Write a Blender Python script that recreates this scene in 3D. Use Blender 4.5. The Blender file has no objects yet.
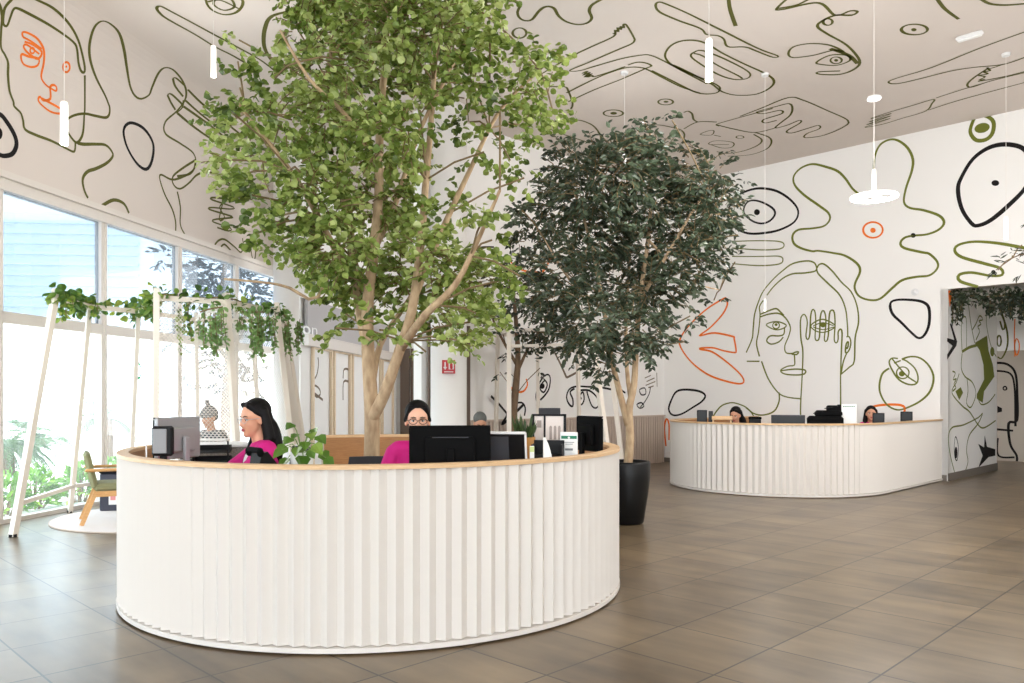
import bpy, math, random
from mathutils import Vector, Matrix
random.seed(7)
SC = bpy.context.scene
COL = SC.collection
F, CX, HY, CH = 795.0, 512.0, 397.0, 1.42          # focal length (px), centre column, horizon row, camera height
U = Vector((0.7049, 0.7093, 0)); V = Vector((-0.7093, 0.7049, 0)); UPV = Vector((0, 0, 1))
CEIL = 6.0
pi = math.pi

def ray(px, py): return Vector(((px-CX)/F, 1.0, (HY-py)/F))
def at(px, py, Y): return Vector(((px-CX)/F*Y, Y, CH+(HY-py)/F*Y))
def hit(px, py, p0, n):
    d = ray(px, py); o = Vector((0, 0, CH))
    t = (p0-o).dot(n)/d.dot(n)
    return o+d*t

# ------------------------------------------------------------------ materials
def lin(c): return tuple(((v/255)/12.92 if v/255 <= .04045 else ((v/255+.055)/1.055)**2.4) for v in c)
def mat(name, rgb, rough=.6, metal=0, spec=.5, emit=None, estr=0, noise=None, bump=0, bscale=40, trans=0, coat=0):
    m = bpy.data.materials.new(name); m.use_nodes = True
    nt = m.node_tree; b = nt.nodes['Principled BSDF']
    c = lin(rgb)
    b.inputs['Base Color'].default_value = (*c, 1)
    b.inputs['Roughness'].default_value = rough; b.inputs['Metallic'].default_value = metal
    b.inputs['Specular IOR Level'].default_value = spec
    if coat: b.inputs['Coat Weight'].default_value = coat; b.inputs['Coat Roughness'].default_value = .15
    if emit:
        b.inputs['Emission Color'].default_value = (*lin(emit), 1); b.inputs['Emission Strength'].default_value = estr
    if noise or bump:
        tc = nt.nodes.new('ShaderNodeTexCoord'); nz = nt.nodes.new('ShaderNodeTexNoise')
        nz.inputs['Scale'].default_value = bscale; nz.inputs['Detail'].default_value = 4
        if noise and len(noise) > 2:
            mp = nt.nodes.new('ShaderNodeMapping'); mp.inputs['Scale'].default_value = noise[2]
            nt.links.new(tc.outputs['Object'], mp.inputs['Vector']); nt.links.new(mp.outputs['Vector'], nz.inputs['Vector'])
        else: nt.links.new(tc.outputs['Object'], nz.inputs['Vector'])
        if noise:
            mx = nt.nodes.new('ShaderNodeMix'); mx.data_type = 'RGBA'
            mx.inputs[6].default_value = (*c, 1); mx.inputs[7].default_value = (*lin(noise[0]), 1)
            mr = nt.nodes.new('ShaderNodeMapRange'); mr.inputs[1].default_value = .5-noise[1]; mr.inputs[2].default_value = .5+noise[1]
            nt.links.new(nz.outputs['Fac'], mr.inputs[0]); nt.links.new(mr.outputs[0], mx.inputs[0])
            nt.links.new(mx.outputs[2], b.inputs['Base Color'])
        if bump:
            bp = nt.nodes.new('ShaderNodeBump'); bp.inputs['Strength'].default_value = bump; bp.inputs['Distance'].default_value = .01
            nt.links.new(nz.outputs['Fac'], bp.inputs['Height']); nt.links.new(bp.outputs['Normal'], b.inputs['Normal'])
    return m

def leaf_mat(name, stops, trans=.3, rough=.45, nscale=1.3):
    m = bpy.data.materials.new(name); m.use_nodes = True; nt = m.node_tree; b = nt.nodes['Principled BSDF']
    out = nt.nodes['Material Output']
    g = nt.nodes.new('ShaderNodeNewGeometry'); tc = nt.nodes.new('ShaderNodeTexCoord'); nz = nt.nodes.new('ShaderNodeTexNoise')
    nz.inputs['Scale'].default_value = nscale; nt.links.new(tc.outputs['Object'], nz.inputs['Vector'])
    mr = nt.nodes.new('ShaderNodeMapRange'); mr.inputs[1].default_value = .3; mr.inputs[2].default_value = .7
    nt.links.new(nz.outputs['Fac'], mr.inputs[0])
    ad = nt.nodes.new('ShaderNodeMix'); ad.inputs[0].default_value = .5
    nt.links.new(mr.outputs[0], ad.inputs[2]); nt.links.new(g.outputs['Random Per Island'], ad.inputs[3])
    cr = nt.nodes.new('ShaderNodeValToRGB'); e = cr.color_ramp.elements
    e[0].position = stops[0][0]; e[0].color = (*lin(stops[0][1]), 1); e[1].position = stops[-1][0]; e[1].color = (*lin(stops[-1][1]), 1)
    for p, c in stops[1:-1]:
        n = e.new(p); n.color = (*lin(c), 1)
    nt.links.new(ad.outputs[0], cr.inputs[0]); nt.links.new(cr.outputs[0], b.inputs['Base Color'])
    b.inputs['Roughness'].default_value = rough
    t = nt.nodes.new('ShaderNodeBsdfTranslucent'); nt.links.new(cr.outputs[0], t.inputs['Color'])
    mx = nt.nodes.new('ShaderNodeMixShader'); mx.inputs[0].default_value = trans
    nt.links.new(b.outputs[0], mx.inputs[1]); nt.links.new(t.outputs[0], mx.inputs[2]); nt.links.new(mx.outputs[0], out.inputs['Surface'])
    return m

def glass_mat(name, tint, haze=0.0, refl=.06):
    m = bpy.data.materials.new(name); m.use_nodes = True; nt = m.node_tree
    nt.nodes.remove(nt.nodes['Principled BSDF']); out = nt.nodes['Material Output']
    tr = nt.nodes.new('ShaderNodeBsdfTransparent'); tr.inputs[0].default_value = (*tint, 1)
    gl = nt.nodes.new('ShaderNodeBsdfGlossy'); gl.inputs['Roughness'].default_value = .02
    mx = nt.nodes.new('ShaderNodeMixShader'); mx.inputs[0].default_value = refl
    nt.links.new(tr.outputs[0], mx.inputs[1]); nt.links.new(gl.outputs[0], mx.inputs[2]); last = mx
    if haze:
        tl = nt.nodes.new('ShaderNodeBsdfTranslucent'); tl.inputs[0].default_value = (.95, .96, .97, 1)  # milky share put into the glass to imitate glare haze over the outdoors
        m2 = nt.nodes.new('ShaderNodeMixShader'); m2.inputs[0].default_value = haze
        nt.links.new(mx.outputs[0], m2.inputs[1]); nt.links.new(tl.outputs[0], m2.inputs[2]); last = m2
    nt.links.new(last.outputs[0], out.inputs['Surface'])
    return m

M = {}
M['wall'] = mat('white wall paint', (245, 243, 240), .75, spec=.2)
M['greige'] = mat('dimmed greige wall', (186, 177, 166), .75, spec=.2)  # white wall darkened to greige, imitating the dimness of the far room
M['ceil'] = mat('ceiling paint', (219, 209, 201), .8, spec=.2)
M['green'] = mat('olive mural paint', (112, 118, 46), .7, spec=.2)
M['olive'] = mat('shaded olive mural paint', (92, 92, 40), .7, spec=.2)  # same mural paint, darkened in colour to imitate shade on ceiling and left wall
M['black'] = mat('black mural paint', (26, 22, 22), .7, spec=.2)
M['orange'] = mat('orange mural paint', (240, 122, 44), .7, spec=.2)
M['grey_line'] = mat('grey mural paint', (120, 105, 88), .7, spec=.2)
M['counter'] = mat('white lacquer', (220, 214, 207), .5, spec=.3)
M['oak'] = mat('oak veneer', (224, 190, 148), .5, noise=((204, 166, 122), .25, (2, 2, 30)), bscale=6)
M['paleoak'] = mat('limed oak', (240, 222, 196), .5, noise=((230, 208, 178), .25, (2, 2, 20)), bscale=5)
M['darkoak'] = mat('brown oak lining', (176, 128, 80), .5, noise=((150, 104, 62), .25, (2, 2, 30)), bscale=6)
M['frame'] = mat('pale window aluminium', (222, 214, 206), .45)
M['tube'] = mat('warm white steel tube', (231, 221, 208), .45)
M['blackplastic'] = mat('black plastic', (16, 16, 18), .55, spec=.25)
M['softblack'] = mat('matte black', (9, 9, 10), .8, spec=.12)
M['dkgrey'] = mat('dark grey plastic', (58, 58, 62), .6, spec=.25)
M['midgrey'] = mat('mid grey plastic', (142, 143, 146), .5)
M['silver'] = mat('silver plastic', (176, 178, 182), .35, metal=.3)
M['whiteplastic'] = mat('white plastic', (232, 232, 232), .4)
M['paper'] = mat('white paper', (244, 244, 242), .8)
M['signgreen'] = mat('sign green', (20, 120, 84), .6)
M['textgrey'] = mat('print grey', (130, 134, 138), .7)
M['screen'] = mat('dark glass screen', (18, 19, 21), .3, spec=.3)
M['bark'] = mat('pale bark', (198, 172, 138), .85, noise=((158, 130, 100), .2, (1, 1, .35)), bump=.6, bscale=24)
M['barkdark'] = mat('greyish bark', (122, 98, 74), .85, noise=((92, 72, 54), .2, (1, 1, .3)), bump=.5, bscale=24)
M['twig'] = mat('twig bark', (128, 108, 76), .85)
M['pot'] = mat('black glazed planter', (10, 10, 11), .42, spec=.3)
M['skin'] = mat('skin', (214, 158, 128), .5)
M['skin2'] = mat('light skin', (226, 174, 146), .5)
M['hair'] = mat('black hair', (14, 11, 12), .6, spec=.2)
M['greyhair'] = mat('grey hair', (92, 94, 92), .7)
M['magenta'] = mat('magenta blazer cloth', (206, 18, 128), .75, bump=.15, bscale=200)
M['blouse'] = mat('white blouse cloth', (236, 232, 238), .8)
M['darkcloth'] = mat('dark cloth', (38, 38, 44), .85)
M['stripe'] = mat('striped knit', (60, 62, 66), .85)
M['lip'] = mat('lip', (176, 72, 80), .45)
M['eyewhite'] = mat('eye white', (230, 226, 222), .3)
M['iris'] = mat('dark iris', (34, 22, 16), .2)
M['wood'] = mat('honey beech', (222, 172, 112), .5, noise=((200, 148, 90), .25, (3, 3, 20)), bscale=5)
M['greenfab'] = mat('sage upholstery', (140, 140, 104), .9, bump=.2, bscale=150)
M['rug'] = mat('pale round rug', (226, 216, 210), .95, bump=.3, bscale=120)
M['red'] = mat('fire sign red', (186, 34, 44), .5)
M['slat'] = mat('taupe slat panel', (196, 178, 164), .65)
M['dkboard'] = mat('dark boarding', (112, 96, 84), .7)
M['base'] = mat('grey skirting', (120, 112, 104), .55)
M['terracotta'] = mat('brown pot', (176, 124, 58), .6)
M['print'] = mat('muted print', (160, 146, 138), .5)
M['lamp'] = mat('lit opal lamp', (255, 252, 246), .5, emit=(255, 250, 240), estr=2.2)
M['lampbody'] = mat('white lamp body', (246, 244, 240), .4, emit=(255, 250, 240), estr=.35)
M['cord'] = mat('white cord', (238, 232, 226), .6)
M['pinkcase'] = mat('pink print', (226, 150, 150), .7)

# stripe pattern on the knit
def stripe_nodes():
    nt = M['stripe'].node_tree; b = nt.nodes['Principled BSDF']
    tc = nt.nodes.new('ShaderNodeTexCoord'); wv = nt.nodes.new('ShaderNodeTexWave'); wv.bands_direction = 'Z'
    wv.inputs['Scale'].default_value = 12; wv.inputs['Distortion'].default_value = 1
    cr = nt.nodes.new('ShaderNodeValToRGB'); cr.color_ramp.interpolation = 'CONSTANT'
    cr.color_ramp.elements[0].color = (.03, .03, .035, 1); cr.color_ramp.elements[1].color = (.4, .4, .4, 1); cr.color_ramp.elements[1].position = .55
    nt.links.new(tc.outputs['Object'], wv.inputs['Vector']); nt.links.new(wv.outputs['Fac'], cr.inputs[0]); nt.links.new(cr.outputs[0], b.inputs['Base Color'])
stripe_nodes()

# ------------------------------------------------------------------ mesh builder
class MB:
    def __init__(s): s.v = []; s.f = []; s.mi = []; s.m = 0
    def add(s, vs, fs, T=None):
        b = len(s.v)
        s.v += [tuple(T @ Vector(p)) if T else tuple(p) for p in vs]
        for f in fs: s.f.append([b+i for i in f]); s.mi.append(s.m)
    def box(s, c, d, rz=0, T=None, bev=0):
        x, y, z = d[0]/2, d[1]/2, d[2]/2
        R = Matrix.Translation(c) @ Matrix.Rotation(rz, 4, 'Z')
        if T: R = T @ R
        if bev > 0:
            b = min(bev, x*.9, y*.9, z*.9)
            vs = []; 
            for zz, i in ((-z, b), (-z+b, 0), (z-b, 0), (z, b)):
                ix, iy = x-i, y-i; k = b if i == 0 else b*.5
                vs += [(-ix+k, -iy, zz), (ix-k, -iy, zz), (ix, -iy+k, zz), (ix, iy-k, zz), (ix-k, iy, zz), (-ix+k, iy, zz), (-ix, iy-k, zz), (-ix, -iy+k, zz)]
            fs = [list(range(7, -1, -1)), list(range(24, 32))]
            for l in range(3):
                for i in range(8): fs.append([l*8+i, l*8+(i+1) % 8, l*8+8+(i+1) % 8, l*8+8+i])
            s.add(vs, fs, R); return
        vs = [(-x, -y, -z), (x, -y, -z), (x, y, -z), (-x, y, -z), (-x, -y, z), (x, -y, z), (x, y, z), (-x, y, z)]
        s.add(vs, [(3, 2, 1, 0), (4, 5, 6, 7), (0, 1, 5, 4), (1, 2, 6, 5), (2, 3, 7, 6), (3, 0, 4, 7)], R)
    def bar(s, p, q, w, d=None, up=UPV):
        p = Vector(p); q = Vector(q); d = d or w; t = (q-p).normalized()
        a = t.cross(up); a = a.normalized() if a.length > 1e-4 else Vector((1, 0, 0)); b = a.cross(t).normalized()
        vs = [r+a*(sx*w/2)+b*(sy*d/2) for r in (p, q) for sx, sy in ((-1, -1), (1, -1), (1, 1), (-1, 1))]
        s.add(vs, [(3, 2, 1, 0), (4, 5, 6, 7), (0, 1, 5, 4), (1, 2, 6, 5), (2, 3, 7, 6), (3, 0, 4, 7)])
    def tube(s, pts, rad, n=8, cap=True):
        pts = [Vector(p) for p in pts]; N = len(pts)
        if not hasattr(rad, '__len__'): rad = [rad]*N
        ref = None; vs = []
        for i, p in enumerate(pts):
            t = (pts[min(i+1, N-1)]-pts[max(i-1, 0)]).normalized()
            if ref is None: ref = t.orthogonal().normalized()
            a = (ref-t*ref.dot(t)); a = a.normalized() if a.length > 1e-5 else t.orthogonal().normalized(); ref = a; b = t.cross(a)
            for k in range(n):
                an = 2*pi*k/n; vs.append(p+a*(math.cos(an)*rad[i])+b*(math.sin(an)*rad[i]))
        fs = []
        for i in range(N-1):
            for k in range(n): fs.append([i*n+k, i*n+(k+1) % n, (i+1)*n+(k+1) % n, (i+1)*n+k])
        if cap: fs += [list(range(n-1, -1, -1)), list(range((N-1)*n, N*n))]
        s.add(vs, fs)
    def lathe(s, prof, c=(0, 0, 0), n=32, T=None):
        vs = []; c = Vector(c)
        for r, z in prof:
            for k in range(n): a = 2*pi*k/n; vs.append(c+Vector((r*math.cos(a), r*math.sin(a), z)))
        fs = []
        for i in range(len(prof)-1):
            for k in range(n): fs.append([i*n+k, i*n+(k+1) % n, (i+1)*n+(k+1) % n, (i+1)*n+k])
        if prof[0][0] > 1e-6: fs.append(list(range(n-1, -1, -1)))
        if prof[-1][0] > 1e-6: fs.append(list(range((len(prof)-1)*n, len(prof)*n)))
        s.add(vs, fs, T)
    def ell(s, c, r, n=16, m=10, T=None):
        if not hasattr(r, '__len__'): r = (r, r, r)
        vs = [(c[0], c[1], c[2]-r[2])]
        for i in range(1, m):
            ph = -pi/2+pi*i/m
            for k in range(n):
                a = 2*pi*k/n; vs.append((c[0]+r[0]*math.cos(ph)*math.cos(a), c[1]+r[1]*math.cos(ph)*math.sin(a), c[2]+r[2]*math.sin(ph)))
        vs.append((c[0], c[1], c[2]+r[2])); L = len(vs)-1; fs = []
        for k in range(n):
            fs.append([0, 1+(k+1) % n, 1+k]); fs.append([L, L-n+k, L-n+(k+1) % n])
        for i in range(m-2):
            for k in range(n): a = 1+i*n; fs.append([a+k, a+(k+1) % n, a+n+(k+1) % n, a+n+k])
        s.add(vs, fs, T)
    def cap(s, p, q, r0, r1, T=None, n=12):
        p = Vector(p); q = Vector(q)
        if T: p = T @ p; q = T @ q
        d = q-p; t = d.normalized(); pts = []; rs = []
        for a in (80, 60, 40, 20): pts.append(p-t*(r0*math.sin(math.radians(a)))); rs.append(r0*math.cos(math.radians(a)))
        pts += [p, q]; rs += [r0, r1]
        for a in (20, 40, 60, 80): pts.append(q+t*(r1*math.sin(math.radians(a)))); rs.append(r1*math.cos(math.radians(a)))
        s.tube(pts, rs, n)
    def poly(s, pts, fs=None): s.add(pts, fs or [list(range(len(pts)))])
    def prism(s, out, z0, z1, T=None):
        n = len(out)
        vs = [(x, y, z0) for x, y in out]+[(x, y, z1) for x, y in out]
        fs = [list(range(n-1, -1, -1)), list(range(n, 2*n))]+[[i, (i+1) % n, n+(i+1) % n, n+i] for i in range(n)]
        s.add(vs, fs, T)
    def build(s, name, mats, parent=None, smooth=False, world=False, rem=0, sm=6):
        me = bpy.data.meshes.new(name)
        vs = s.v
        if parent is not None and world:
            inv = parent.matrix_basis.inverted(); 
            pp = parent.parent
            if pp is not None: inv = parent.matrix_basis.inverted() @ pp.matrix_basis.inverted()
            vs = [tuple(inv @ Vector(p)) for p in vs]
        me.from_pydata(vs, [], s.f)
        if not isinstance(mats, (list, tuple)): mats = [mats]
        for m in mats: me.materials.append(m)
        if len(mats) > 1: me.polygons.foreach_set('material_index', s.mi)
        if smooth: me.polygons.foreach_set('use_smooth', [True]*len(me.polygons))
        me.update()
        o = bpy.data.objects.new(name, me); COL.objects.link(o)
        if parent is not None: o.parent = parent
        if rem:
            md = o.modifiers.new('join', 'REMESH'); md.mode = 'VOXEL'; md.voxel_size = rem; md.use_smooth_shade = True
            if sm:
                m2 = o.modifiers.new('soft', 'SMOOTH'); m2.factor = .5; m2.iterations = sm
        return o

def tag(o, label, cat, group=None):
    o['label'] = label; o['category'] = cat
    if group: o['group'] = group
    return o
def thing(name, label, cat, loc=(0, 0, 0), rz=0, group=None):
    o = bpy.data.objects.new(name, None); COL.objects.link(o); o.empty_display_size = .1
    o.location = loc; o.rotation_euler = (0, 0, rz)
    o.matrix_basis = Matrix.Translation(Vector(loc)) @ Matrix.Rotation(rz, 4, 'Z')
    return tag(o, label, cat, group)
def struct(o): o['kind'] = 'structure'; return o
def copy_tree(o, parent=None):
    c = o.copy(); COL.objects.link(c)
    if parent is not None: c.parent = parent
    for ch in list(o.children): copy_tree(ch, c)
    return c

def crom(pts, closed=False, step=.12):
    n = len(pts); out = []
    rng = n if closed else n-1
    for i in range(rng):
        if closed: p0, p1, p2, p3 = (pts[(i+k-1) % n] for k in range(4))
        else: p0, p1, p2, p3 = pts[max(i-1, 0)], pts[i], pts[i+1], pts[min(i+2, n-1)]
        k = max(3, min(14, int(math.dist(p1, p2)/4)+2))
        for j in range(k):
            t = j/k
            out.append(tuple(.5*((2*p1[a])+(-p0[a]+p2[a])*t+(2*p0[a]-5*p1[a]+4*p2[a]-p3[a])*t*t+(-p0[a]+3*p1[a]-3*p2[a]+p3[a])*t**3) for a in range(len(p1))))
    if not closed: out.append(tuple(pts[-1]))
    return out
# ================================================================== SETTING
G0 = Vector((-5.73, 8.89, 0)); GD = Vector((.166, 1, 0)); GT = GD.normalized(); GN = Vector((GT.y, -GT.x, 0))   # glass wall line, inward normal
def gl(k, off=0, z=0): return G0+GD*k+GN*off+Vector((0, 0, z))
MP = Vector((7.35, 13.4, 0))                       # right-hand mural wall: left edge of the alcove opening
CORN = MP+V*5.68
OPEN_Z = 3.24
HEAD = 3.9
RC = .8

# ---- floor : square tiles laid at 45 degrees to the view
P0 = Vector((1.0286, 4.917, 0))
def floor_mat():
    m = bpy.data.materials.new('porcelain floor tile'); m.use_nodes = True; nt = m.node_tree; b = nt.nodes['Principled BSDF']; L = nt.links
    tc = nt.nodes.new('ShaderNodeTexCoord')
    br = nt.nodes.new('ShaderNodeTexBrick'); br.offset = 0; br.squash = 1
    br.inputs['Scale'].default_value = 1; br.inputs['Brick Width'].default_value = .605; br.inputs['Row Height'].default_value = .605
    br.inputs['Mortar Size'].default_value = .0055; br.inputs['Mortar Smooth'].default_value = .1
    br.inputs['Color1'].default_value = (0, 0, 0, 1); br.inputs['Color2'].default_value = (1, 1, 1, 1); br.inputs['Mortar'].default_value = (.5, .5, .5, 1)
    L.new(tc.outputs['Object'], br.inputs['Vector'])
    mp = nt.nodes.new('ShaderNodeMapping'); mp.inputs['Scale'].default_value = (5.5, 1.0, 1); L.new(tc.outputs['Object'], mp.inputs['Vector'])
    n1 = nt.nodes.new('ShaderNodeTexNoise'); n1.inputs['Scale'].default_value = 1; n1.inputs['Detail'].default_value = 5; L.new(mp.outputs[0], n1.inputs['Vector'])
    n2 = nt.nodes.new('ShaderNodeTexNoise'); n2.inputs['Scale'].default_value = 1.6; n2.inputs['Detail'].default_value = 4; L.new(tc.outputs['Object'], n2.inputs['Vector'])
    a1 = nt.nodes.new('ShaderNodeMath'); a1.operation = 'MULTIPLY_ADD'; a1.inputs[1].default_value = .55; L.new(n1.outputs['Fac'], a1.inputs[0])
    a2 = nt.nodes.new('ShaderNodeMath'); a2.operation = 'MULTIPLY'; a2.inputs[1].default_value = .45; L.new(n2.outputs['Fac'], a2.inputs[0]); L.new(a2.outputs[0], a1.inputs[2])
    a3 = nt.nodes.new('ShaderNodeMath'); a3.operation = 'MULTIPLY_ADD'; a3.inputs[1].default_value = .14; L.new(br.outputs['Color'], a3.inputs[0]); L.new(a1.outputs[0], a3.inputs[2])
    cr = nt.nodes.new('ShaderNodeValToRGB'); e = cr.color_ramp.elements
    e[0].position = .33; e[0].color = (*lin((66, 54, 41)), 1); e[1].position = .78; e[1].color = (*lin((136, 117, 90)), 1)
    L.new(a3.outputs[0], cr.inputs[0])
    mx = nt.nodes.new('ShaderNodeMix'); mx.data_type = 'RGBA'; mx.inputs[7].default_value = (*lin((36, 30, 24)), 1)
    L.new(br.outputs['Fac'], mx.inputs[0]); L.new(cr.outputs[0], mx.inputs[6]); L.new(mx.outputs[2], b.inputs['Base Color'])
    rr = nt.nodes.new('ShaderNodeMapRange'); rr.inputs[3].default_value = .3; rr.inputs[4].default_value = .33; L.new(n1.outputs['Fac'], rr.inputs[0]); L.new(rr.outputs[0], b.inputs['Roughness'])
    b.inputs['IOR'].default_value = 1.5
    return m
M['floor'] = floor_mat()
q = MB()
fl = bpy.data.objects.new
R45 = Matrix.Rotation(math.atan2(U.y, U.x), 4, 'Z')
FM = Matrix.Translation(P0) @ R45
def floor_obj():
    inv = FM.inverted()
    out = [gl(-19, -.05), Vector((16, -10, 0)), Vector((16, 26, 0)), gl(15.5, -.05)]
    mb = MB(); mb.prism([((inv @ p).x, (inv @ p).y) for p in out], -.1, 0)
    o = mb.build('floor', M['floor']); o.matrix_basis = FM; return struct(o)
floor_obj()
# ---- ceiling
mb = MB(); a = gl(-19, RC); b = gl(15.5, RC)
mb.prism([(a.x, a.y), (16, -9.5), (16, 26), (b.x, b.y)], CEIL, CEIL+.15)
ceiling = struct(mb.build('ceiling', M['ceil']))
# ---- left wall above the glazing, running into the ceiling through a soft cove
mb = MB(); prof = [(-.1, HEAD), (0, HEAD), (0, CEIL-RC)]
for i in range(1, 17):
    an = pi/2*i/16; prof.append((RC-RC*math.cos(an), CEIL-RC+RC*math.sin(an)))
prof += [(RC, CEIL+.1), (-.1, CEIL+.1)]
vs = []; k0, k1 = -19, 15.5
for k in (k0, k1):
    for d, z in prof: vs.append(gl(k, d, z))
n = len(prof); fs = [[i, (i+1) % n, n+(i+1) % n, n+i] for i in range(n)]+[list(range(n))[::-1], list(range(n, 2*n))]
mb.add(vs, fs); wall_left = struct(mb.build('wall_left', M['ceil']))
for p in wall_left.data.polygons: p.use_smooth = False
# ---- glazing bays
M['pane_up'] = glass_mat('sky tinted glass', (.455, .492, .53), haze=.03)
M['pane_low'] = glass_mat('clear glass', (.95, .97, .97), haze=.035)
def bay(i, name):
    ka = -.06+1.72*i; kb = ka+1.72; root = bpy.data.objects.new(name, None); COL.objects.link(root); root.location = gl(ka); root.matrix_basis = Matrix.Translation(gl(ka)); struct(root)
    f = MB(); rz = math.atan2(GT.y, GT.x)
    def bx(kc, z0, z1, wk, dep, off=0): f.box(gl(kc, off, (z0+z1)/2), (wk, dep, z1-z0), rz)
    w = 1.72*GD.length
    bx(ka-.035, 0, HEAD-.17, .045, .1); bx(ka+.035, 0, HEAD-.17, .045, .1)
    bx((ka+kb)/2, HEAD-.17, HEAD, w, .16); bx((ka+kb)/2, HEAD-.045, HEAD+.03, w, .26)
    bx((ka+kb)/2, 2.25, 2.38, w-.1, .1); bx((ka+kb)/2, 0, .05, w-.1, .1)
    f.build('window_frame', M['frame'], root, world=True)
    for nm, z0, z1, mm in (('upper_pane', 2.38, HEAD-.17, 'pane_up'), ('lower_pane', .05, 2.25, 'pane_low')):
        p = MB(); p.box(gl((ka+kb)/2, 0, (z0+z1)/2), (w-.12, .012, z1-z0), rz); p.build(nm, M[mm], root, world=True)
    return root
bays = {}
for n_, i in enumerate(range(-11, 4)): bays[i] = bay(i, 'window_%d' % (n_+1))
# green ring sticker on the glass
def ring_on(p, n, up, rx, rz_, w, th=.004, N=28):
    s = up.cross(n).normalized(); vs = []; fs = []
    for k in range(N):
        a = 2*pi*k/N
        for q_ in (1, (1-w/rx)): vs.append(p+n*th+s*(rx*q_*math.cos(a))+up*(rz_*q_*math.sin(a)))
    for k in range(N): j = (k+1) % N; fs.append([2*k, 2*j, 2*j+1, 2*k+1])
    return vs, fs
M['decal'] = mat('green sticker', (60, 190, 130), .6)
mb = MB(); hp = hit(138.5, 371, gl(0, .012), GN); mb.add(*ring_on(hp, GN, UPV, .062, .125, .022)); mb.build('ring_sticker', M['decal'], bays[1], world=True)

# ---- walls at the back and right
def slab(name, a, b, z0, z1, m, th=.15, side=1):
    """upright slab whose visible face runs a-b; thickness grows to the left of a->b when side=1"""
    t = (b-a).normalized(); nn = Vector((-t.y, t.x, 0))*side; o = MB()
    o.prism([(a.x, a.y), (b.x, b.y), ((b+nn*th).x, (b+nn*th).y), ((a+nn*th).x, (a+nn*th).y)], z0, z1)
    return o.build(name, m)
def wallmesh(name, segs, m):
    mb = MB()
    for a, b, z0, z1, nn, th in segs:
        mb.prism([(a.x, a.y), (b.x, b.y), ((b+nn*th).x, (b+nn*th).y), ((a+nn*th).x, (a+nn*th).y)], z0, z1)
    return struct(mb.build(name, m))
END_S = 6.75
AOP = 2.3                                          # alcove opening width
wall_right = wallmesh('wall_right', [(MP, MP+V*5.8, 0, CEIL, U, .15), (MP-V*AOP, MP, OPEN_Z, CEIL, U, .15), (MP-V*7, MP-V*AOP, 0, CEIL, U, .15), (Vector((8.5, -9.5, 0)), MP-V*7, 0, CEIL, U, .15)], M['wall'])
wall_back = wallmesh('wall_back', [(CORN+U*.1, CORN-U*END_S, 0, CEIL, V, .2)], M['wall'])
AL = 3.02                                          # alcove depth
JE = MP+U*AL
alcove = wallmesh('wall_alcove', [(MP, JE, 0, OPEN_Z, V, .12), (MP-V*AOP, JE-V*AOP, 0, OPEN_Z, -V, .12),
        (JE, JE-V*.12, 2.32, OPEN_Z, U, .12), (JE-V*.12, JE-V*1.15, 2.32, OPEN_Z, U, .12), (JE-V*1.15, JE-V*AOP, 0, OPEN_Z, U, .12)], M['wall'])
FD = 2.6
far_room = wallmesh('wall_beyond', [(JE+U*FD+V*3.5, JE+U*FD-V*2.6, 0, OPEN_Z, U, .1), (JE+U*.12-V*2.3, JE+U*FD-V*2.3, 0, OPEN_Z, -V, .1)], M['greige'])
mb = MB(); c4 = [MP+V*.1+U*.15, MP-V*(AOP+.1)+U*.15, JE-V*(AOP+.1)+U*(FD+.2), JE+V*3.5+U*(FD+.2)]
mb.prism([(p.x, p.y) for p in c4][::-1], OPEN_Z, OPEN_Z+.1); struct(mb.build('ceiling_alcove', M['wall']))
base = wallmesh('baseboard_alcove', [(MP+V*0, JE, 0, .13, -V, .015), (MP, MP-V*.0+U*.001, 0, .13, -V, .015)], M['base'])
base2 = wallmesh('baseboard_right', [(MP+V*.02, CORN-V*.02, 0, .1, -U, .015)], M['base'])
# gallery wall beyond the glazing and the end wall
GA = Vector((-4.05, 15.2, 0)); GAD = Vector((.1, 1, 0)).normalized(); GAN = Vector((GAD.y, -GAD.x, 0))
wall_gallery = wallmesh('wall_gallery', [(GA, GA+GAD*7.6, 0, CEIL, -GAN, .12), (gl(6.9), GA, 0, CEIL, Vector((-.5, .8, 0)).normalized(), .1)], M['wall'])
wall_end = wallmesh('wall_end', [(GA+GAD*7.6, Vector((1.5, 22.75, 0)), 0, CEIL, Vector((0, 1, 0)), .12)], M['wall'])
# ribbed wainscot along the back wall
mb = MB(); L0 = END_S-.1; nr = int(L0/.085)
for i in range(nr):
    s0 = .06+i*.085; p = CORN-U*(s0+.0425); mb.box((p-V*.03)+Vector((0, 0, .5)), (.062, .06, 1.0), math.atan2(U.y, U.x))
p = CORN-U*(L0/2+.03); mb.box(p-V*.018+Vector((0, 0, .5)), (L0, .03, 1.0), math.atan2(U.y, U.x)); mb.box(p-V*.035+Vector((0, 0, 1.015)), (L0, .07, .03), math.atan2(U.y, U.x))
o = mb.build('trim_back', M['slat']); struct(o)
# dark boarding with pale posts at the left end of the back wall
mb = MB()
for i in range(9):
    p = CORN-U*(END_S-.12-i*.1); mb.box(p-V*.075+Vector((0, 0, 1.3)), (.085, .03, 2.6), math.atan2(U.y, U.x))
struct(mb.build('trim_boarding', M['dkboard']))
# round columns
def column(name, c, r):
    mb = MB(); mb.lathe([(r+.03, 0), (r+.03, .1), (r, .1), (r, CEIL)], c, 40); o = mb.build(name, M['wall'], smooth=False); struct(o)
    for p in o.data.polygons: p.use_smooth = abs(p.normal.z) < .5
    return o
COLC = Vector((-1.0, 12.55, 0)); column('column_back', COLC, .285)
column('column_glazing', Vector((-4.07, 14.35, 0)), .23)
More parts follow.
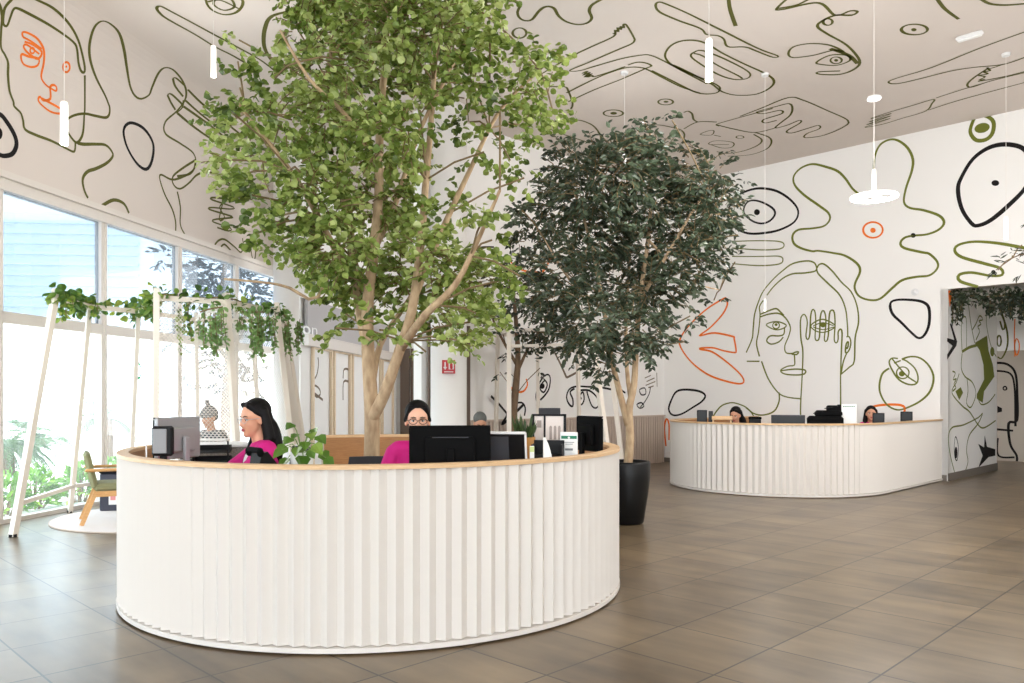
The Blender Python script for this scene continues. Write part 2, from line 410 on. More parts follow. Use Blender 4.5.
# dark end boards of the gallery
mb = MB()
for i in range(7):
    x = -3.05+i*.3; mb.box((x, 22.66, 1.4), (.27, .05, 2.8))
struct(mb.build('trim_gallery_end', M['dkboard']))

# ================================================================== MURALS (paint lines lying on the walls and the ceiling)
def s_mural(px, py): return hit(px, py, MP, -U), -U
def s_ceil(px, py): return hit(px, py, Vector((0, 0, CEIL)), Vector((0, 0, -1))), Vector((0, 0, -1))
def s_back(px, py): return hit(px, py, CORN, -V), -V
def s_alc(px, py):
    if px < 997: return hit(px, py, MP, -V), -V
    return hit(px, py, JE, -U), -U
def s_far(px, py): return hit(px, py, JE+U*FD, -U), -U
def s_gal(px, py): return hit(px, py, GA, GAN), GAN
def s_left(px, py):
    p = hit(px, py, gl(0), GN)
    if 0 < p.z <= CEIL-RC and p.y > 0: return p, GN
    o = Vector((0, 0, CH)); d = ray(px, py)
    od = (o-G0).dot(GN)-RC; oz = CH-(CEIL-RC); dd = d.dot(GN); dz = d.z      # circle of radius RC in (distance, height)
    A = dd*dd+dz*dz; B = 2*(od*dd+oz*dz); C = od*od+oz*oz-RC*RC; D = B*B-4*A*C
    if D > 0:
        t = (-B+math.sqrt(D))/(2*A); x = od+dd*t; z = oz+dz*t
        if x < 0 and z > 0: return o+d*t, (GN*(-x)+UPV*(-z)).normalized()
    return s_ceil(px, py)
REG = dict(a1=(0, 0, 6.381), a2=(100, 0, 6.381), a3=(100, 100, 4.017), lw=(0, 100, 7.854), lr=(0, 0, 2.996), l4=(0, 170, 2.733), c1=(500, 0, 5.12), c2=(640, 0, 5.12), c3=(824, 0, 5.12),
           c4=(580, 100, 3.657), c5=(740, 0, 2.996), m1=(740, 120, 5.12), m2=(740, 250, 5.12), m3=(660, 290, 5.12), m4=(860, 290, 5.134), m5=(920, 80, 3.105), r1=(940, 280, 3.417),
           b1=(490, 320, 5.689), c6=(420, 230, 5.69), g1=(270, 280, 5.689), px=(0, 0, 1))
def tr(reg, pts):
    x0, y0, s = REG[reg]; return [(x0+x/s, y0+y/s) for x, y in pts]
class Mural:
    def __init__(s, surf): s.surf = surf; s.mb = MB(); s.k = .76 if surf in (s_mural, s_back) else (.9 if surf is s_ceil else .95)
    def ribbon(s, pts, w, closed=False, off=.003):
        cp = crom(pts, closed); P = [s.surf(*p) for p in cp]; n = len(P); vs = []; fs = []
        for i, (p, nn) in enumerate(P):
            a = P[(i-1) % n][0] if (closed or i > 0) else p; b = P[(i+1) % n][0] if (closed or i < n-1) else p
            t = b-a; t = t.normalized() if t.length > 1e-7 else Vector((1, 0, 0)); sd = nn.cross(t)
            sd = sd.normalized() if sd.length > 1e-6 else Vector((1, 0, 0)); ww = w*s.k*(1+.12*math.sin(i*.21+pts[0][0]))
            vs += [p+nn*off+sd*ww/2, p+nn*off-sd*ww/2]
        for i in range(n if closed else n-1):
            j = (i+1) % n; fs.append([2*i, 2*j, 2*j+1, 2*i+1])
        s.mb.add(vs, fs)
    def fill(s, pts, smooth=True, off=.0035):
        cp = crom(pts, True) if smooth else pts
        s.mb.add([s.surf(*p)[0]+s.surf(*p)[1]*off for p in cp], [list(range(len(cp)))])
    def ell(s, c, rx, ry, w=None, tilt=0, off=.003):
        pts = [(c[0]+rx*math.cos(a)*math.cos(tilt)-ry*math.sin(a)*math.sin(tilt), c[1]+rx*math.cos(a)*math.sin(tilt)+ry*math.sin(a)*math.cos(tilt)) for a in (2*pi*k/14 for k in range(14))]
        s.ribbon(pts, w, True, off) if w else s.fill(pts, True, off)
def draw(name, wall, surf, m, items):
    """items: (region, points, width[, 'c' closed]) | (region, 'fill', points[, raw]) | (region, 'ell', c, rx, ry, w)"""
    mu = Mural(surf)
    for it in items:
        reg = it[0]; sc = REG[reg][2]; x0, y0 = REG[reg][:2]
        if it[1] == 'fill': mu.fill(tr(reg, it[2]), len(it) < 4)
        elif it[1] == 'ell': mu.ell((x0+it[2][0]/sc, y0+it[2][1]/sc), it[3]/sc, it[4]/sc, it[5], it[6] if len(it) > 6 else 0)
        else: mu.ribbon(tr(reg, it[1]), it[2], len(it) > 3)
    return mu.mb.build(name, M[m], wall)
W = .05
T_ = lambda reg, pts: tr(reg, pts)
# --- right mural wall
flower = T_('m1', [(612, 382), (575, 350), (540, 300), (500, 262), (440, 240), (370, 226), (310, 248), (275, 290), (282, 335), (330, 385), (400, 435), (452, 475), (460, 510), (430, 543), (370, 555), (300, 562), (270, 590), (275, 630), (310, 655), (370, 672)]) \
    + T_('m2', [(400, 4), (480, 16), (540, 30), (600, 70), (615, 110), (590, 170), (590, 205), (615, 240), (670, 257), (720, 248), (780, 195), (830, 155), (900, 138), (970, 130), (1010, 95), (1010, 60), (970, 20)]) \
    + T_('m1', [(935, 678), (840, 655), (822, 628), (845, 602), (890, 592), (960, 585), (1020, 560), (1045, 525), (1020, 490), (940, 462), (870, 450), (840, 420), (850, 350), (880, 260), (885, 200), (860, 145), (815, 108), (770, 100), (720, 125), (692, 180), (685, 250)])
draw('flower_drawing', wall_right, s_mural, 'green', [('px', flower, .052)])
draw('ring_drawing', wall_right, s_mural, 'orange', [('m1', 'ell', (681, 563), 50, 40, .045), ('m1', 'ell', (681, 565), 14, 13, None)])
draw('dot_drawing', wall_right, s_mural, 'black', [('m1', 'ell', (887, 591), 13, 12, None), ('m5', 'ell', (228, 597), 7, 7, None)])
draw('black_eye_drawing', wall_right, s_mural, 'black', [('m1', [(40, 362), (110, 350), (190, 365), (260, 410), (298, 465), (280, 520), (210, 560), (130, 578), (40, 580), (-30, 545), (-60, 480), (-30, 400)], .055, 'c'),
    ('m1', [(30, 430), (60, 412), (110, 420), (165, 450), (180, 480), (155, 515), (110, 530), (60, 515), (20, 475)], .05, 'c'), ('m1', 'ell', (87, 472), 15, 15, None)])
draw('finger_drawing', wall_right, s_mural, 'green', [('m1', [(-40, 622), (100, 618), (200, 622), (226, 638), (205, 660), (100, 665), (-40, 655)], .03), ('m2', [(-40, 33), (100, 33), (200, 32), (220, 50), (200, 72), (100, 80), (-40, 70)], .03)])
FW = .036
draw('face_drawing', wall_right, s_mural, 'green', [
    ('m2', [(393, 90), (380, 65), (340, 56), (270, 70), (220, 105), (170, 150), (120, 210), (95, 265), (75, 330), (68, 400), (62, 455), (32, 525)], FW),
    ('m2', [(393, 90), (385, 108), (330, 118), (270, 122), (220, 145), (170, 190), (138, 232)], FW), ('m2', [(120, 258), (100, 290), (103, 335), (95, 420), (85, 480), (100, 545)], FW),
    ('m3', [(520, 365), (555, 455), (605, 525), (650, 548), (720, 557)], FW), ('m3', [(610, 525), (610, 570), (585, 620), (530, 640), (480, 632), (440, 600), (400, 583), (365, 577), (320, 590), (290, 620), (265, 660)], FW), ('m3', [(440, 602), (470, 630), (490, 670)], FW),
    ('m2', [(395, 92), (405, 75), (430, 72), (470, 105), (520, 165), (570, 215), (600, 290), (607, 370), (590, 450), (585, 570), (560, 600), (515, 638)], FW), ('m2', [(393, 90), (400, 120), (450, 170), (510, 230), (540, 300), (550, 380), (552, 440)], FW),
    ('m2', [(545, 445), (560, 445), (568, 475), (560, 510), (545, 528), (540, 515), (545, 480), (555, 470), (552, 500), (545, 505), (557, 490)], FW), ('m2', [(548, 525), (530, 570), (517, 635)], FW), ('m2', [(35, 570), (100, 570)], FW),
    ('m2', [(103, 330), (150, 310), (185, 300), (205, 315), (225, 335)], FW), ('m2', [(105, 342), (150, 328), (200, 325), (235, 350), (258, 395), (250, 440), (230, 490), (235, 525), (265, 530), (285, 523), (300, 522), (290, 535), (265, 533)], FW),
    ('m2', [(278, 532), (280, 560), (278, 590), (245, 595), (208, 616), (230, 635), (290, 640), (330, 634), (333, 615), (280, 610), (210, 618)], FW),
    ('m2', [(135, 385), (160, 370), (200, 368), (237, 385), (220, 402), (180, 408)], .03, 'c'), ('m2', 'ell', (185, 386), 17, 17, .03), ('m2', 'ell', (185, 382), 8, 7, None), ('m2', [(228, 395), (225, 430), (200, 440), (155, 440), (137, 465), (160, 482), (200, 470), (222, 445)], FW)])
draw('hand_drawing', wall_right, s_mural, 'green', [
    ('px', T_('m3', [(720, 640), (720, 590), (728, 440)])+T_('m2', [(322, 520), (312, 450), (310, 360), (322, 332), (335, 335), (345, 370), (338, 440), (348, 458), (358, 430), (362, 340), (372, 305), (385, 320), (388, 380), (385, 450), (395, 463), (407, 445), (412, 340), (425, 310), (437, 330), (440, 380), (432, 455), (442, 467), (452, 440), (458, 330), (470, 308), (483, 320), (487, 380), (483, 460), (495, 475), (503, 455), (503, 420), (515, 405), (523, 425), (520, 500), (517, 580), (515, 660)])+T_('m3', [(925, 520), (925, 660)]), FW),
    ('m2', [(362, 390), (390, 365), (425, 355), (465, 370), (488, 390), (460, 412), (425, 422), (390, 415)], .03, 'c'), ('m2', [(375, 388), (425, 372), (480, 388)], .025), ('m2', [(375, 394), (425, 408), (480, 394)], .025), ('m2', 'ell', (425, 384), 14, 12, None)])
draw('pebble_drawing', wall_right, s_mural, 'black', [('m2', [(770, 275), (800, 256), (880, 256), (940, 268), (968, 300), (968, 380), (945, 435), (915, 451), (880, 425), (830, 375), (780, 325)], .058, 'c'),
    ('m3', [(60, 560), (85, 520), (130, 510), (200, 518), (232, 540), (215, 570), (170, 600), (110, 635), (65, 640), (45, 610)], .055, 'c')])
draw('eye_circle_drawing', wall_right, s_mural, 'green', [('m4', [(215, 355), (260, 342), (310, 350), (355, 390), (378, 450), (360, 520), (310, 570), (240, 605), (190, 615), (140, 590), (108, 540), (100, 490), (115, 430), (150, 402)], .042),
    ('m4', [(215, 355), (240, 365), (280, 400), (298, 445), (290, 480), (250, 485), (200, 460), (165, 410), (150, 370), (165, 350), (195, 352)], .036), ('m4', [(165, 352), (195, 390), (240, 440), (290, 475)], .03), ('m4', [(175, 375), (210, 362)], .03), ('m4', 'ell', (220, 425), 32, 30, .03), ('m4', 'ell', (215, 430), 15, 14, None)])
draw('hook_drawing', wall_right, s_mural, 'orange', [('m4', [(35, 608), (100, 592), (180, 588), (220, 595), (230, 615), (215, 670)], .05), ('px', [(666, 446), (664.5, 428), (666.5, 419), (669, 424), (669, 440)], .05)])
draw('bird_drawing', wall_right, s_mural, 'orange', [('m3', [(105, 290), (102, 255), (130, 205), (180, 150), (250, 90), (325, 45), (338, 45), (345, 75), (320, 125), (260, 190), (205, 231), (215, 232), (280, 220), (372, 238), (380, 250), (390, 312), (380, 320), (330, 312), (270, 296), (208, 298), (210, 304), (270, 318), (350, 375), (410, 430), (430, 465), (412, 480), (350, 470), (260, 440), (190, 395), (140, 345)], .048, 'c')])
draw('big_loop_drawing', wall_right, s_mural, 'black', [('m5', [(118, 340), (130, 300), (165, 245), (215, 210), (270, 200), (323, 215), (350, 265), (330, 330), (280, 385), (220, 435), (180, 452), (160, 445), (130, 400)], .085, 'c'), ('m5', 'ell', (234, 320), 12, 9, None)])
draw('squiggle_drawing', wall_right, s_mural, 'green', [('m5', [(345, 526), (250, 508), (170, 502), (120, 512), (108, 530), (130, 550), (200, 570), (250, 585), (255, 605), (220, 608), (160, 598), (122, 605), (125, 625), (180, 642)], .06),
    ('m5', [(160, 140), (175, 114), (205, 112), (228, 130), (225, 165), (205, 185), (175, 187), (157, 165)], .075, 'c'), ('m5', 'ell', (193, 149), 24, 15, None, -.25)])
# --- ceiling
CW = .034
draw('wave_drawing', ceiling, s_ceil, 'olive', [('c1', [(-80, 10), (0, 5), (60, 5), (105, 15), (90, 60), (100, 90), (130, 105), (165, 98), (200, 55), (235, 33), (275, 40), (300, 80), (340, 110), (400, 125), (450, 115), (470, 90), (457, 55), (470, 25), (520, -5)], .042), ('c1', 'ell', (100, 168), 35, 26, .036)])
draw('arm_drawing', ceiling, s_ceil, 'olive', [('c1', [(200, 385), (250, 355), (400, 270), (580, 187), (578, 168), (592, 172), (588, 152), (606, 162), (602, 140), (620, 150), (618, 134), (635, 142), (632, 124), (648, 128), (685, 190), (688, 208), (670, 225), (600, 255), (450, 320), (360, 358), (375, 364), (420, 358), (480, 340), (620, 300), (720, 282), (770, 282), (840, 312), (930, 360), (1060, 428)], CW),
    ('px', T_('c1', [(655, 332), (700, 318), (740, 320), (775, 335), (745, 350), (620, 405), (480, 460), (350, 520)]), CW), ('c1', [(340, 475), (480, 405), (560, 372), (650, 345), (720, 345), (760, 358), (830, 395), (930, 445), (1024, 475)], CW),
    ('c1', [(420, 375), (450, 362), (425, 385), (462, 368), (432, 395), (470, 375), (445, 395), (475, 385), (480, 392), (560, 368), (640, 340)], CW), ('c1', [(250, 443), (330, 443), (350, 465), (372, 530), (362, 558)], .04)])
draw('ceiling_ring_drawing', ceiling, s_ceil, 'olive', [('c1', 'ell', (580, 579), 50, 17, .036), ('c1', 'ell', (582, 579), 17, 7, None), ('c1', 'ell', (848, 521), 38, 15, .036), ('c1', 'ell', (850, 520), 13, 5, None), ('c3', 'ell', (463, 150), 67, 27, .04), ('c3', 'ell', (460, 151), 14, 8, None)])
draw('long_finger_drawing', ceiling, s_ceil, 'olive', [('c2', [(80, 25), (95, 10), (130, 18), (250, 70), (400, 145), (600, 245), (705, 285), (680, 292), (600, 262), (540, 240), (450, 238), (430, 200), (400, 182), (340, 175), (310, 145), (200, 105), (100, 60)], CW, 'c'), ('c2', [(453, -10), (462, 50), (490, 132)], .05)])
draw('loop_drawing', ceiling, s_ceil, 'olive', [('c2', [(155, 325), (128, 285), (150, 240), (200, 212), (270, 205), (340, 222), (420, 270), (520, 320), (640, 375), (685, 410), (670, 445), (600, 480), (500, 487), (420, 468), (360, 425), (200, 345)], .038, 'c'),
    ('c2', [(60, 360), (160, 410), (270, 465), (330, 480), (390, 475), (410, 455), (395, 435), (330, 405), (230, 365), (150, 325)], .038), ('c2', [(260, 285), (280, 265), (320, 258), (420, 295), (530, 350), (565, 380), (545, 402), (480, 405), (400, 380), (300, 320)], CW, 'c'), ('c2', [(275, 272), (320, 285), (400, 335), (500, 385), (525, 402)], CW)])
draw('ceiling_face_drawing', ceiling, s_ceil, 'olive', [('c5', [(150, -12), (110, 25), (130, 27), (235, 8), (285, 45), (330, 32), (352, 34), (335, 45), (288, 45), (250, 60), (232, 78), (260, 100), (320, 135), (358, 180), (345, 205), (300, 222), (240, 222), (234, 215), (300, 212)], .042), ('c5', [(110, 25), (170, 14), (215, -8)], .04), ('c5', 'ell', (263, 65), 14, 10, .036),
    ('c5', [(145, 160), (160, 140), (210, 130), (270, 135), (310, 155), (280, 150), (220, 165), (160, 172)], .036, 'c'), ('c5', [(230, 185), (270, 165), (320, 165), (330, 180), (290, 195), (240, 192)], .036, 'c'), ('c5', 'ell', (288, 180), 17, 10, .03), ('c5', 'ell', (288, 180), 6, 4, None), ('c5', [(270, 145), (325, 165), (352, 190)], .06)])
draw('ceiling_hand_drawing', ceiling, s_ceil, 'olive', [('c5', [(0, 348), (60, 325), (145, 292), (190, 300), (260, 330), (323, 360), (310, 380), (250, 405), (195, 412), (200, 400), (238, 385), (235, 375), (200, 385), (155, 398), (140, 392), (180, 368), (178, 360), (140, 375), (105, 383), (125, 365), (150, 345), (157, 325), (148, 310), (110, 318), (50, 335), (70, 340), (120, 330), (125, 340), (70, 358), (75, 368), (110, 360)], CW)])
draw('ceiling_head_drawing', ceiling, s_ceil, 'olive', [('c4', [(510, 95), (500, 88), (560, 70), (640, 48), (705, 30)], CW), ('c4', [(500, 90), (560, 105), (640, 118), (720, 100)], CW), ('c4', [(380, 105), (430, 80), (500, 80)], CW), ('c4', [(430, 80), (415, 70), (410, 50), (395, 40), (380, 45)], CW), ('c4', [(635, 125), (665, 145), (650, 165), (600, 185), (540, 195), (500, 188)], CW), ('c4', [(640, 118), (690, 135), (700, 155), (680, 180), (620, 200), (540, 205)], CW),
    ('c4', [(440, 125), (470, 112), (490, 112), (480, 128)], .026, 'c'), ('c4', [(490, 128), (515, 133)], .03), ('c4', [(470, 158), (500, 148), (560, 155), (555, 172), (520, 175), (485, 165)], .026, 'c'), ('c4', [(480, 162), (545, 162)], .026), ('c4', 'ell', (585, 135), 14, 5, .026), ('c4', [(370, 110), (382, 125), (375, 160)], CW), ('c4', [(190, 108), (250, 92), (300, 92), (370, 108)], CW), ('c4', [(-20, 72), (10, 76), (50, 95), (75, 130), (75, 158)], .04), ('px', [(552, 130), (560, 133), (590, 143)], CW)])
draw('arrow_drawing', ceiling, s_ceil, 'olive', [('c3', [(580, -5), (620, 45), (690, 97)], .042), ('c3', [(800, -8), (850, 18), (930, 25), (1040, 17)], .042), ('c3', [(1040, 158), (800, 245), (550, 345), (370, 400), (330, 420), (370, 428), (480, 405), (640, 365), (760, 345), (920, 328), (1040, 288)], CW),
    ('c3', [(920, 328), (850, 350), (835, 345), (850, 362), (815, 365), (838, 378), (790, 385), (825, 392), (795, 408), (825, 405), (790, 416), (930, 390), (1040, 362)], .034), ('c3', [(835, 352), (770, 395), (735, 428), (742, 445), (770, 442), (860, 412), (1040, 368)], CW), ('c3', [(575, 500), (700, 460), (860, 412)], .026), ('c3', [(535, 563), (700, 510), (1040, 418)], .03),
    ('c3', [(240, 605), (330, 575), (450, 540), (560, 508), (552, 530), (520, 568), (400, 605), (300, 635), (210, 652)], .03), ('c3', [(208, 650), (340, 605), (218, 638), (342, 592), (230, 624), (345, 580), (240, 608)], .028)])
# --- left wall and its cove
LW = .034
draw('profile_drawing', wall_left, s_left, 'olive', [('px', T_('a1', [(-30, -10), (0, 40), (12, 110), (6, 200), (5, 300), (30, 350), (50, 400), (50, 480), (60, 580), (85, 650)])+T_('lw', [(110, 50), (160, 100), (180, 160), (195, 230), (280, 275), (400, 320), (500, 370), (572, 406), (588, 385), (590, 340)]), LW),
    ('a1', [(200, -22), (240, 0), (330, 45), (405, 110), (460, 180), (500, 260), (525, 350), (540, 430), (535, 462), (515, 450), (500, 400), (490, 310), (470, 270), (400, 215), (300, 150), (180, 85), (110, 52), (85, 60), (65, 110), (45, 162), (25, 160), (18, 130), (30, 50), (75, -5)], .032)])
draw('left_flower_drawing', wall_left, s_left, 'olive', [('px', T_('a1', [(540, 480), (540, 683)])+T_('lw', [(660, 120), (655, 220), (640, 290), (605, 335), (570, 310), (535, 258), (510, 210), (520, 165), (545, 138), (600, 115), (670, 108), (750, 125), (830, 138), (857, 110), (860, 60)])+T_('a1', [(690, 660), (670, 610), (610, 490), (575, 380), (570, 290), (590, 200), (620, 150), (660, 133), (710, 155), (760, 210), (790, 310), (810, 440), (830, 550), (860, 610), (900, 630), (950, 605)])+T_('a2', [(330, 560), (370, 470), (410, 432), (460, 440), (510, 490), (540, 545), (550, 590), (540, 640)])+T_('lr', [(530, 332), (495, 365), (495, 400), (540, 430), (578, 458), (586, 490), (570, 520), (530, 528)]), .034),
    ('lw', [(605, 335), (650, 347), (750, 347), (830, 355), (880, 410), (880, 450), (830, 500), (750, 540), (690, 560), (655, 600), (648, 650), (665, 720), (690, 770)], .042), ('l4', [(278, 98), (310, 82), (338, 92), (352, 118)], .045)])
draw('left_hand_drawing', wall_left, s_left, 'olive', [('a2', [(465, 500), (480, 550), (530, 615)], LW), ('a2', [(465, 500), (485, 497), (540, 545)], LW), ('a2', [(430, 605), (450, 650), (480, 700)], LW), ('a2', [(430, 605), (455, 600), (530, 670)], LW), ('a2', [(560, 570), (640, 650), (760, 750), (900, 860)], LW), ('a2', [(545, 640), (640, 725), (800, 850)], LW), ('a3', [(310, 52), (380, 110), (480, 180)], LW), ('a3', [(335, 25), (440, 100), (500, 150)], LW),
    ('a3', [(305, 52), (330, 30), (335, 0)], .028), ('a3', [(385, 240), (330, 275), (292, 308), (295, 340), (320, 357), (355, 335), (390, 300), (430, 290), (480, 305), (560, 370), (610, 402)], LW), ('a3', [(383, 235), (375, 280), (340, 305), (290, 320), (245, 300), (240, 320), (260, 380), (290, 440), (303, 490), (303, 527)], LW), ('a3', [(310, 368), (322, 430), (322, 500), (340, 540)], LW), ('a3', [(540, 330), (575, 345), (605, 380), (612, 400)], LW)])
draw('coil_drawing', wall_left, s_left, 'olive', [('a3', [(450, 352), (535, 388), (525, 398), (455, 392), (448, 400), (535, 430), (522, 438), (448, 432), (440, 440), (530, 468), (515, 474), (460, 480), (455, 490), (525, 515), (515, 526), (470, 512)], .03), ('a3', [(475, 370), (505, 400), (480, 430), (500, 470), (478, 480), (500, 385)], .03),
    ('a3', [(460, 583), (475, 565), (500, 560), (540, 590), (565, 612), (575, 590), (572, 555)], LW), ('a3', [(485, 590), (500, 580), (525, 605)], LW), ('a3', [(578, 580), (600, 585), (612, 635), (622, 635), (628, 570)], LW)])
draw('left_black_ring_drawing', wall_left, s_left, 'black', [('lr', [(370, 390), (390, 368), (430, 385), (458, 430), (455, 480), (438, 507), (410, 490), (380, 440)], .05, 'c'), ('lw', [(0, 115), (50, 170), (110, 270), (128, 350), (100, 418), (50, 438), (0, 432), (-60, 380), (-80, 250), (-50, 140)], .06, 'c'), ('lw', 'ell', (-8, 265), 26, 45, None)])
draw('left_eye_drawing', wall_left, s_left, 'olive', [('lr', [(617, -5), (630, 25), (670, 43), (710, 35), (728, 5), (700, -25), (640, -25)], .034, 'c'), ('lr', [(640, 12), (670, 30), (702, 20), (690, -5), (655, -10)], .03, 'c'), ('lr', [(622, 5), (660, 0), (715, 25)], .028),
    ('a2', [(1150, 480), (1024, 382), (850, 285), (720, 215), (600, 150), (450, 70), (385, 38), (362, 50), (380, 80), (430, 120), (600, 215), (730, 295), (840, 350), (960, 420)], .036), ('px', [(294, 10), (272, 16), (265, 28), (264, 45), (270, 58), (279, 68)], .05)])
draw('left_face_features_drawing', wall_left, s_left, 'orange', [('px', T_('a1', [(145, 235), (142, 207), (170, 207), (230, 240), (265, 285), (280, 330), (278, 400), (262, 490), (290, 540), (325, 565), (355, 580), (360, 560), (345, 543), (320, 555), (320, 630), (275, 640), (255, 618), (243, 632)])+T_('lr', [(120, 310), (150, 334), (180, 340), (182, 327), (125, 295)]), .03),
    ('a1', [(145, 235), (200, 265), (265, 312)], .028), ('a1', [(155, 265), (210, 285), (265, 330), (240, 375), (180, 340), (150, 300), (170, 285), (250, 345)], .028), ('a1', [(245, 375), (180, 360), (140, 345), (133, 370), (150, 410), (200, 428), (240, 415)], .028, 'c'), ('a1', 'ell', (205, 322), 14, 18, .024), ('a1', 'ell', (422, 428), 22, 32, .026), ('a1', 'ell', (422, 424), 6, 8, None)])
# --- back wall
draw('back_eye_drawing', wall_back, s_back, 'black', [('b1', [(265, 460), (262, 420), (290, 340), (325, 310), (342, 330), (335, 390), (310, 430), (285, 455)], .045), ('b1', [(283, 385), (310, 345), (325, 370), (305, 412)], .04, 'c'), ('b1', 'ell', (296, 376), 14, 16, None),
    ('b1', [(690, 395), (620, 382), (560, 380), (490, 378), (450, 395), (435, 440), (450, 480), (470, 490), (470, 450), (455, 410), (480, 390)], .05), ('b1', [(510, 400), (560, 400), (600, 430), (620, 470), (605, 500), (580, 490), (560, 440), (550, 405)], .05), ('b1', [(495, 420), (505, 470), (522, 480), (535, 450), (528, 410), (512, 430), (520, 450)], .045), ('b1', [(140, 475), (180, 470), (200, 500), (195, 545)], .045),
    ('b1', [(850, 397), (880, 387), (885, 420), (860, 425)], .04, 'c'), ('b1', [(912, 380), (905, 420), (880, 465), (855, 495)], .04), ('b1', [(835, 482), (860, 470), (875, 490), (852, 502)], .04, 'c'), ('b1', [(725, 380), (755, 405), (770, 415)], .05), ('c6', [(310, 112), (350, 98), (420, 97)], .045), ('c6', [(545, 165), (580, 130), (575, 90)], .045)])
draw('back_line_drawing', wall_back, s_back, 'grey_line', [('b1', [(350, 150), (400, 250), (435, 328)], .06), ('b1', [(435, 328), (480, 305), (540, 265), (560, 230)], .05), ('b1', [(880, 330), (915, 315)], .03), ('b1', [(890, 350), (935, 330)], .03), ('b1', [(885, 372), (940, 350)], .03), ('b1', [(900, 385), (930, 375)], .03), ('b1', [(948, 300), (950, 380)], .03), ('b1', [(420, 150), (432, 190)], .05)])
draw('back_ring_drawing', wall_back, s_back, 'orange', [('b1', [(115, 380), (150, 408), (190, 405), (212, 370), (205, 335)], .045), ('c6', [(490, 150), (540, 205), (595, 232), (650, 240), (700, 235), (740, 165)], .05)])
draw('boarding_drawing', wall_back, lambda x, y: (lambda p: (p[0]-V*.095, p[1]))(s_back(x, y)), 'black', [('px', [(487, 396), (494, 403), (500, 410), (503, 415), (498, 424), (506, 418), (520, 404)], .05)])
# --- alcove
draw('alcove_black_drawing', alcove, s_alc, 'black', [('r1', 'fill', [(33, 150), (38, 148), (58, 210), (55, 225), (24, 272), (24, 255), (42, 225), (24, 210), (24, 198), (48, 205)], 1), ('r1', 'fill', [(152, 530), (160, 570), (188, 578), (188, 600), (165, 605), (130, 642), (145, 600), (130, 560), (150, 572)], 1), ('r1', [(53, 535), (62, 570), (58, 615), (50, 605), (48, 565)], .025, 'c'), ('r1', 'ell', (54, 590), 5, 20, None)])
JW = .03
draw('alcove_figure_drawing', alcove, s_alc, 'green', [('r1', 'fill', [(118, 215), (160, 190), (165, 240), (180, 290), (185, 330), (150, 380), (145, 420), (125, 405), (125, 390), (150, 340), (148, 290), (135, 240)], 1), ('r1', [(128, 400), (140, 425), (165, 418), (188, 390)], JW), ('r1', [(75, 245), (72, 180), (75, 135), (85, 125), (90, 145), (90, 230)], JW), ('r1', [(95, 70), (105, 150), (118, 215)], JW), ('r1', [(60, 95), (65, 120), (78, 150)], JW), ('r1', [(75, 245), (100, 230), (130, 220), (160, 195)], .05),
    ('r1', [(75, 250), (72, 300), (85, 330), (110, 350), (122, 390), (105, 435), (90, 420), (95, 380), (92, 340)], JW), ('r1', [(65, 320), (55, 350), (40, 385), (75, 430), (100, 450), (130, 495), (150, 505), (190, 480)], JW), ('r1', [(42, 312), (52, 318), (44, 340), (56, 338), (47, 355), (54, 368), (42, 380)], JW), ('r1', 'fill', [(52, 380), (70, 366), (78, 385), (65, 410)], 1), ('r1', [(50, 660), (35, 600), (28, 540), (40, 505), (80, 495), (130, 470), (145, 455), (130, 490), (100, 530), (90, 580), (95, 620), (85, 655)], JW),
    ('r1', [(162, 90), (158, 150), (175, 230), (192, 262)], JW), ('r1', [(122, 205), (135, 175), (128, 160), (140, 150), (132, 140), (146, 135), (135, 122), (122, 150), (110, 170)], JW), ('r1', 'ell', (178, 245), 7, 16, None)])
draw('alcove_orange_drawing', alcove, s_alc, 'orange', [('r1', [(262, 200), (270, 215), (270, 240), (262, 258), (256, 240), (256, 215)], .022, 'c'), ('r1', [(256, 133), (254, 200), (256, 262)], .02), ('r1', 'fill', [(27, 36), (41, 36), (36, 80), (32, 92)], 1)])
draw('alcove_petal_drawing', alcove, s_alc, 'olive', [('r1', [(197, 262), (210, 268), (226, 240), (232, 205), (226, 160), (210, 115), (200, 95)], JW), ('r1', [(205, 95), (222, 150), (215, 170), (205, 140)], JW), ('r1', 'ell', (202, 208), 7, 18, JW)])
draw('doorway_drawing', far_room, s_far, 'black', [('r1', [(190, 283), (230, 288), (258, 320), (264, 400), (262, 480), (235, 490), (240, 560), (262, 600), (262, 625)], .055), ('r1', [(190, 310), (240, 320), (255, 370), (258, 500)], .045), ('r1', [(190, 510), (250, 515)], .05), ('r1', 'ell', (222, 370), 6, 6, .03), ('r1', 'fill', [(196, 430), (212, 438), (212, 450), (196, 454)], 1), ('r1', [(198, 540), (200, 600), (255, 606)], .04)])
draw('gallery_drawing', wall_gallery, s_gal, 'grey_line', [('g1', [(240, 580), (265, 540), (275, 480), (272, 440)], .05), ('g1', [(240, 620), (255, 600), (280, 620), (285, 650), (265, 665), (245, 640), (300, 683)], .05), ('g1', [(415, 560), (420, 510), (445, 510), (450, 540)], .06), ('g1', [(415, 683), (418, 580), (450, 580)], .06)])
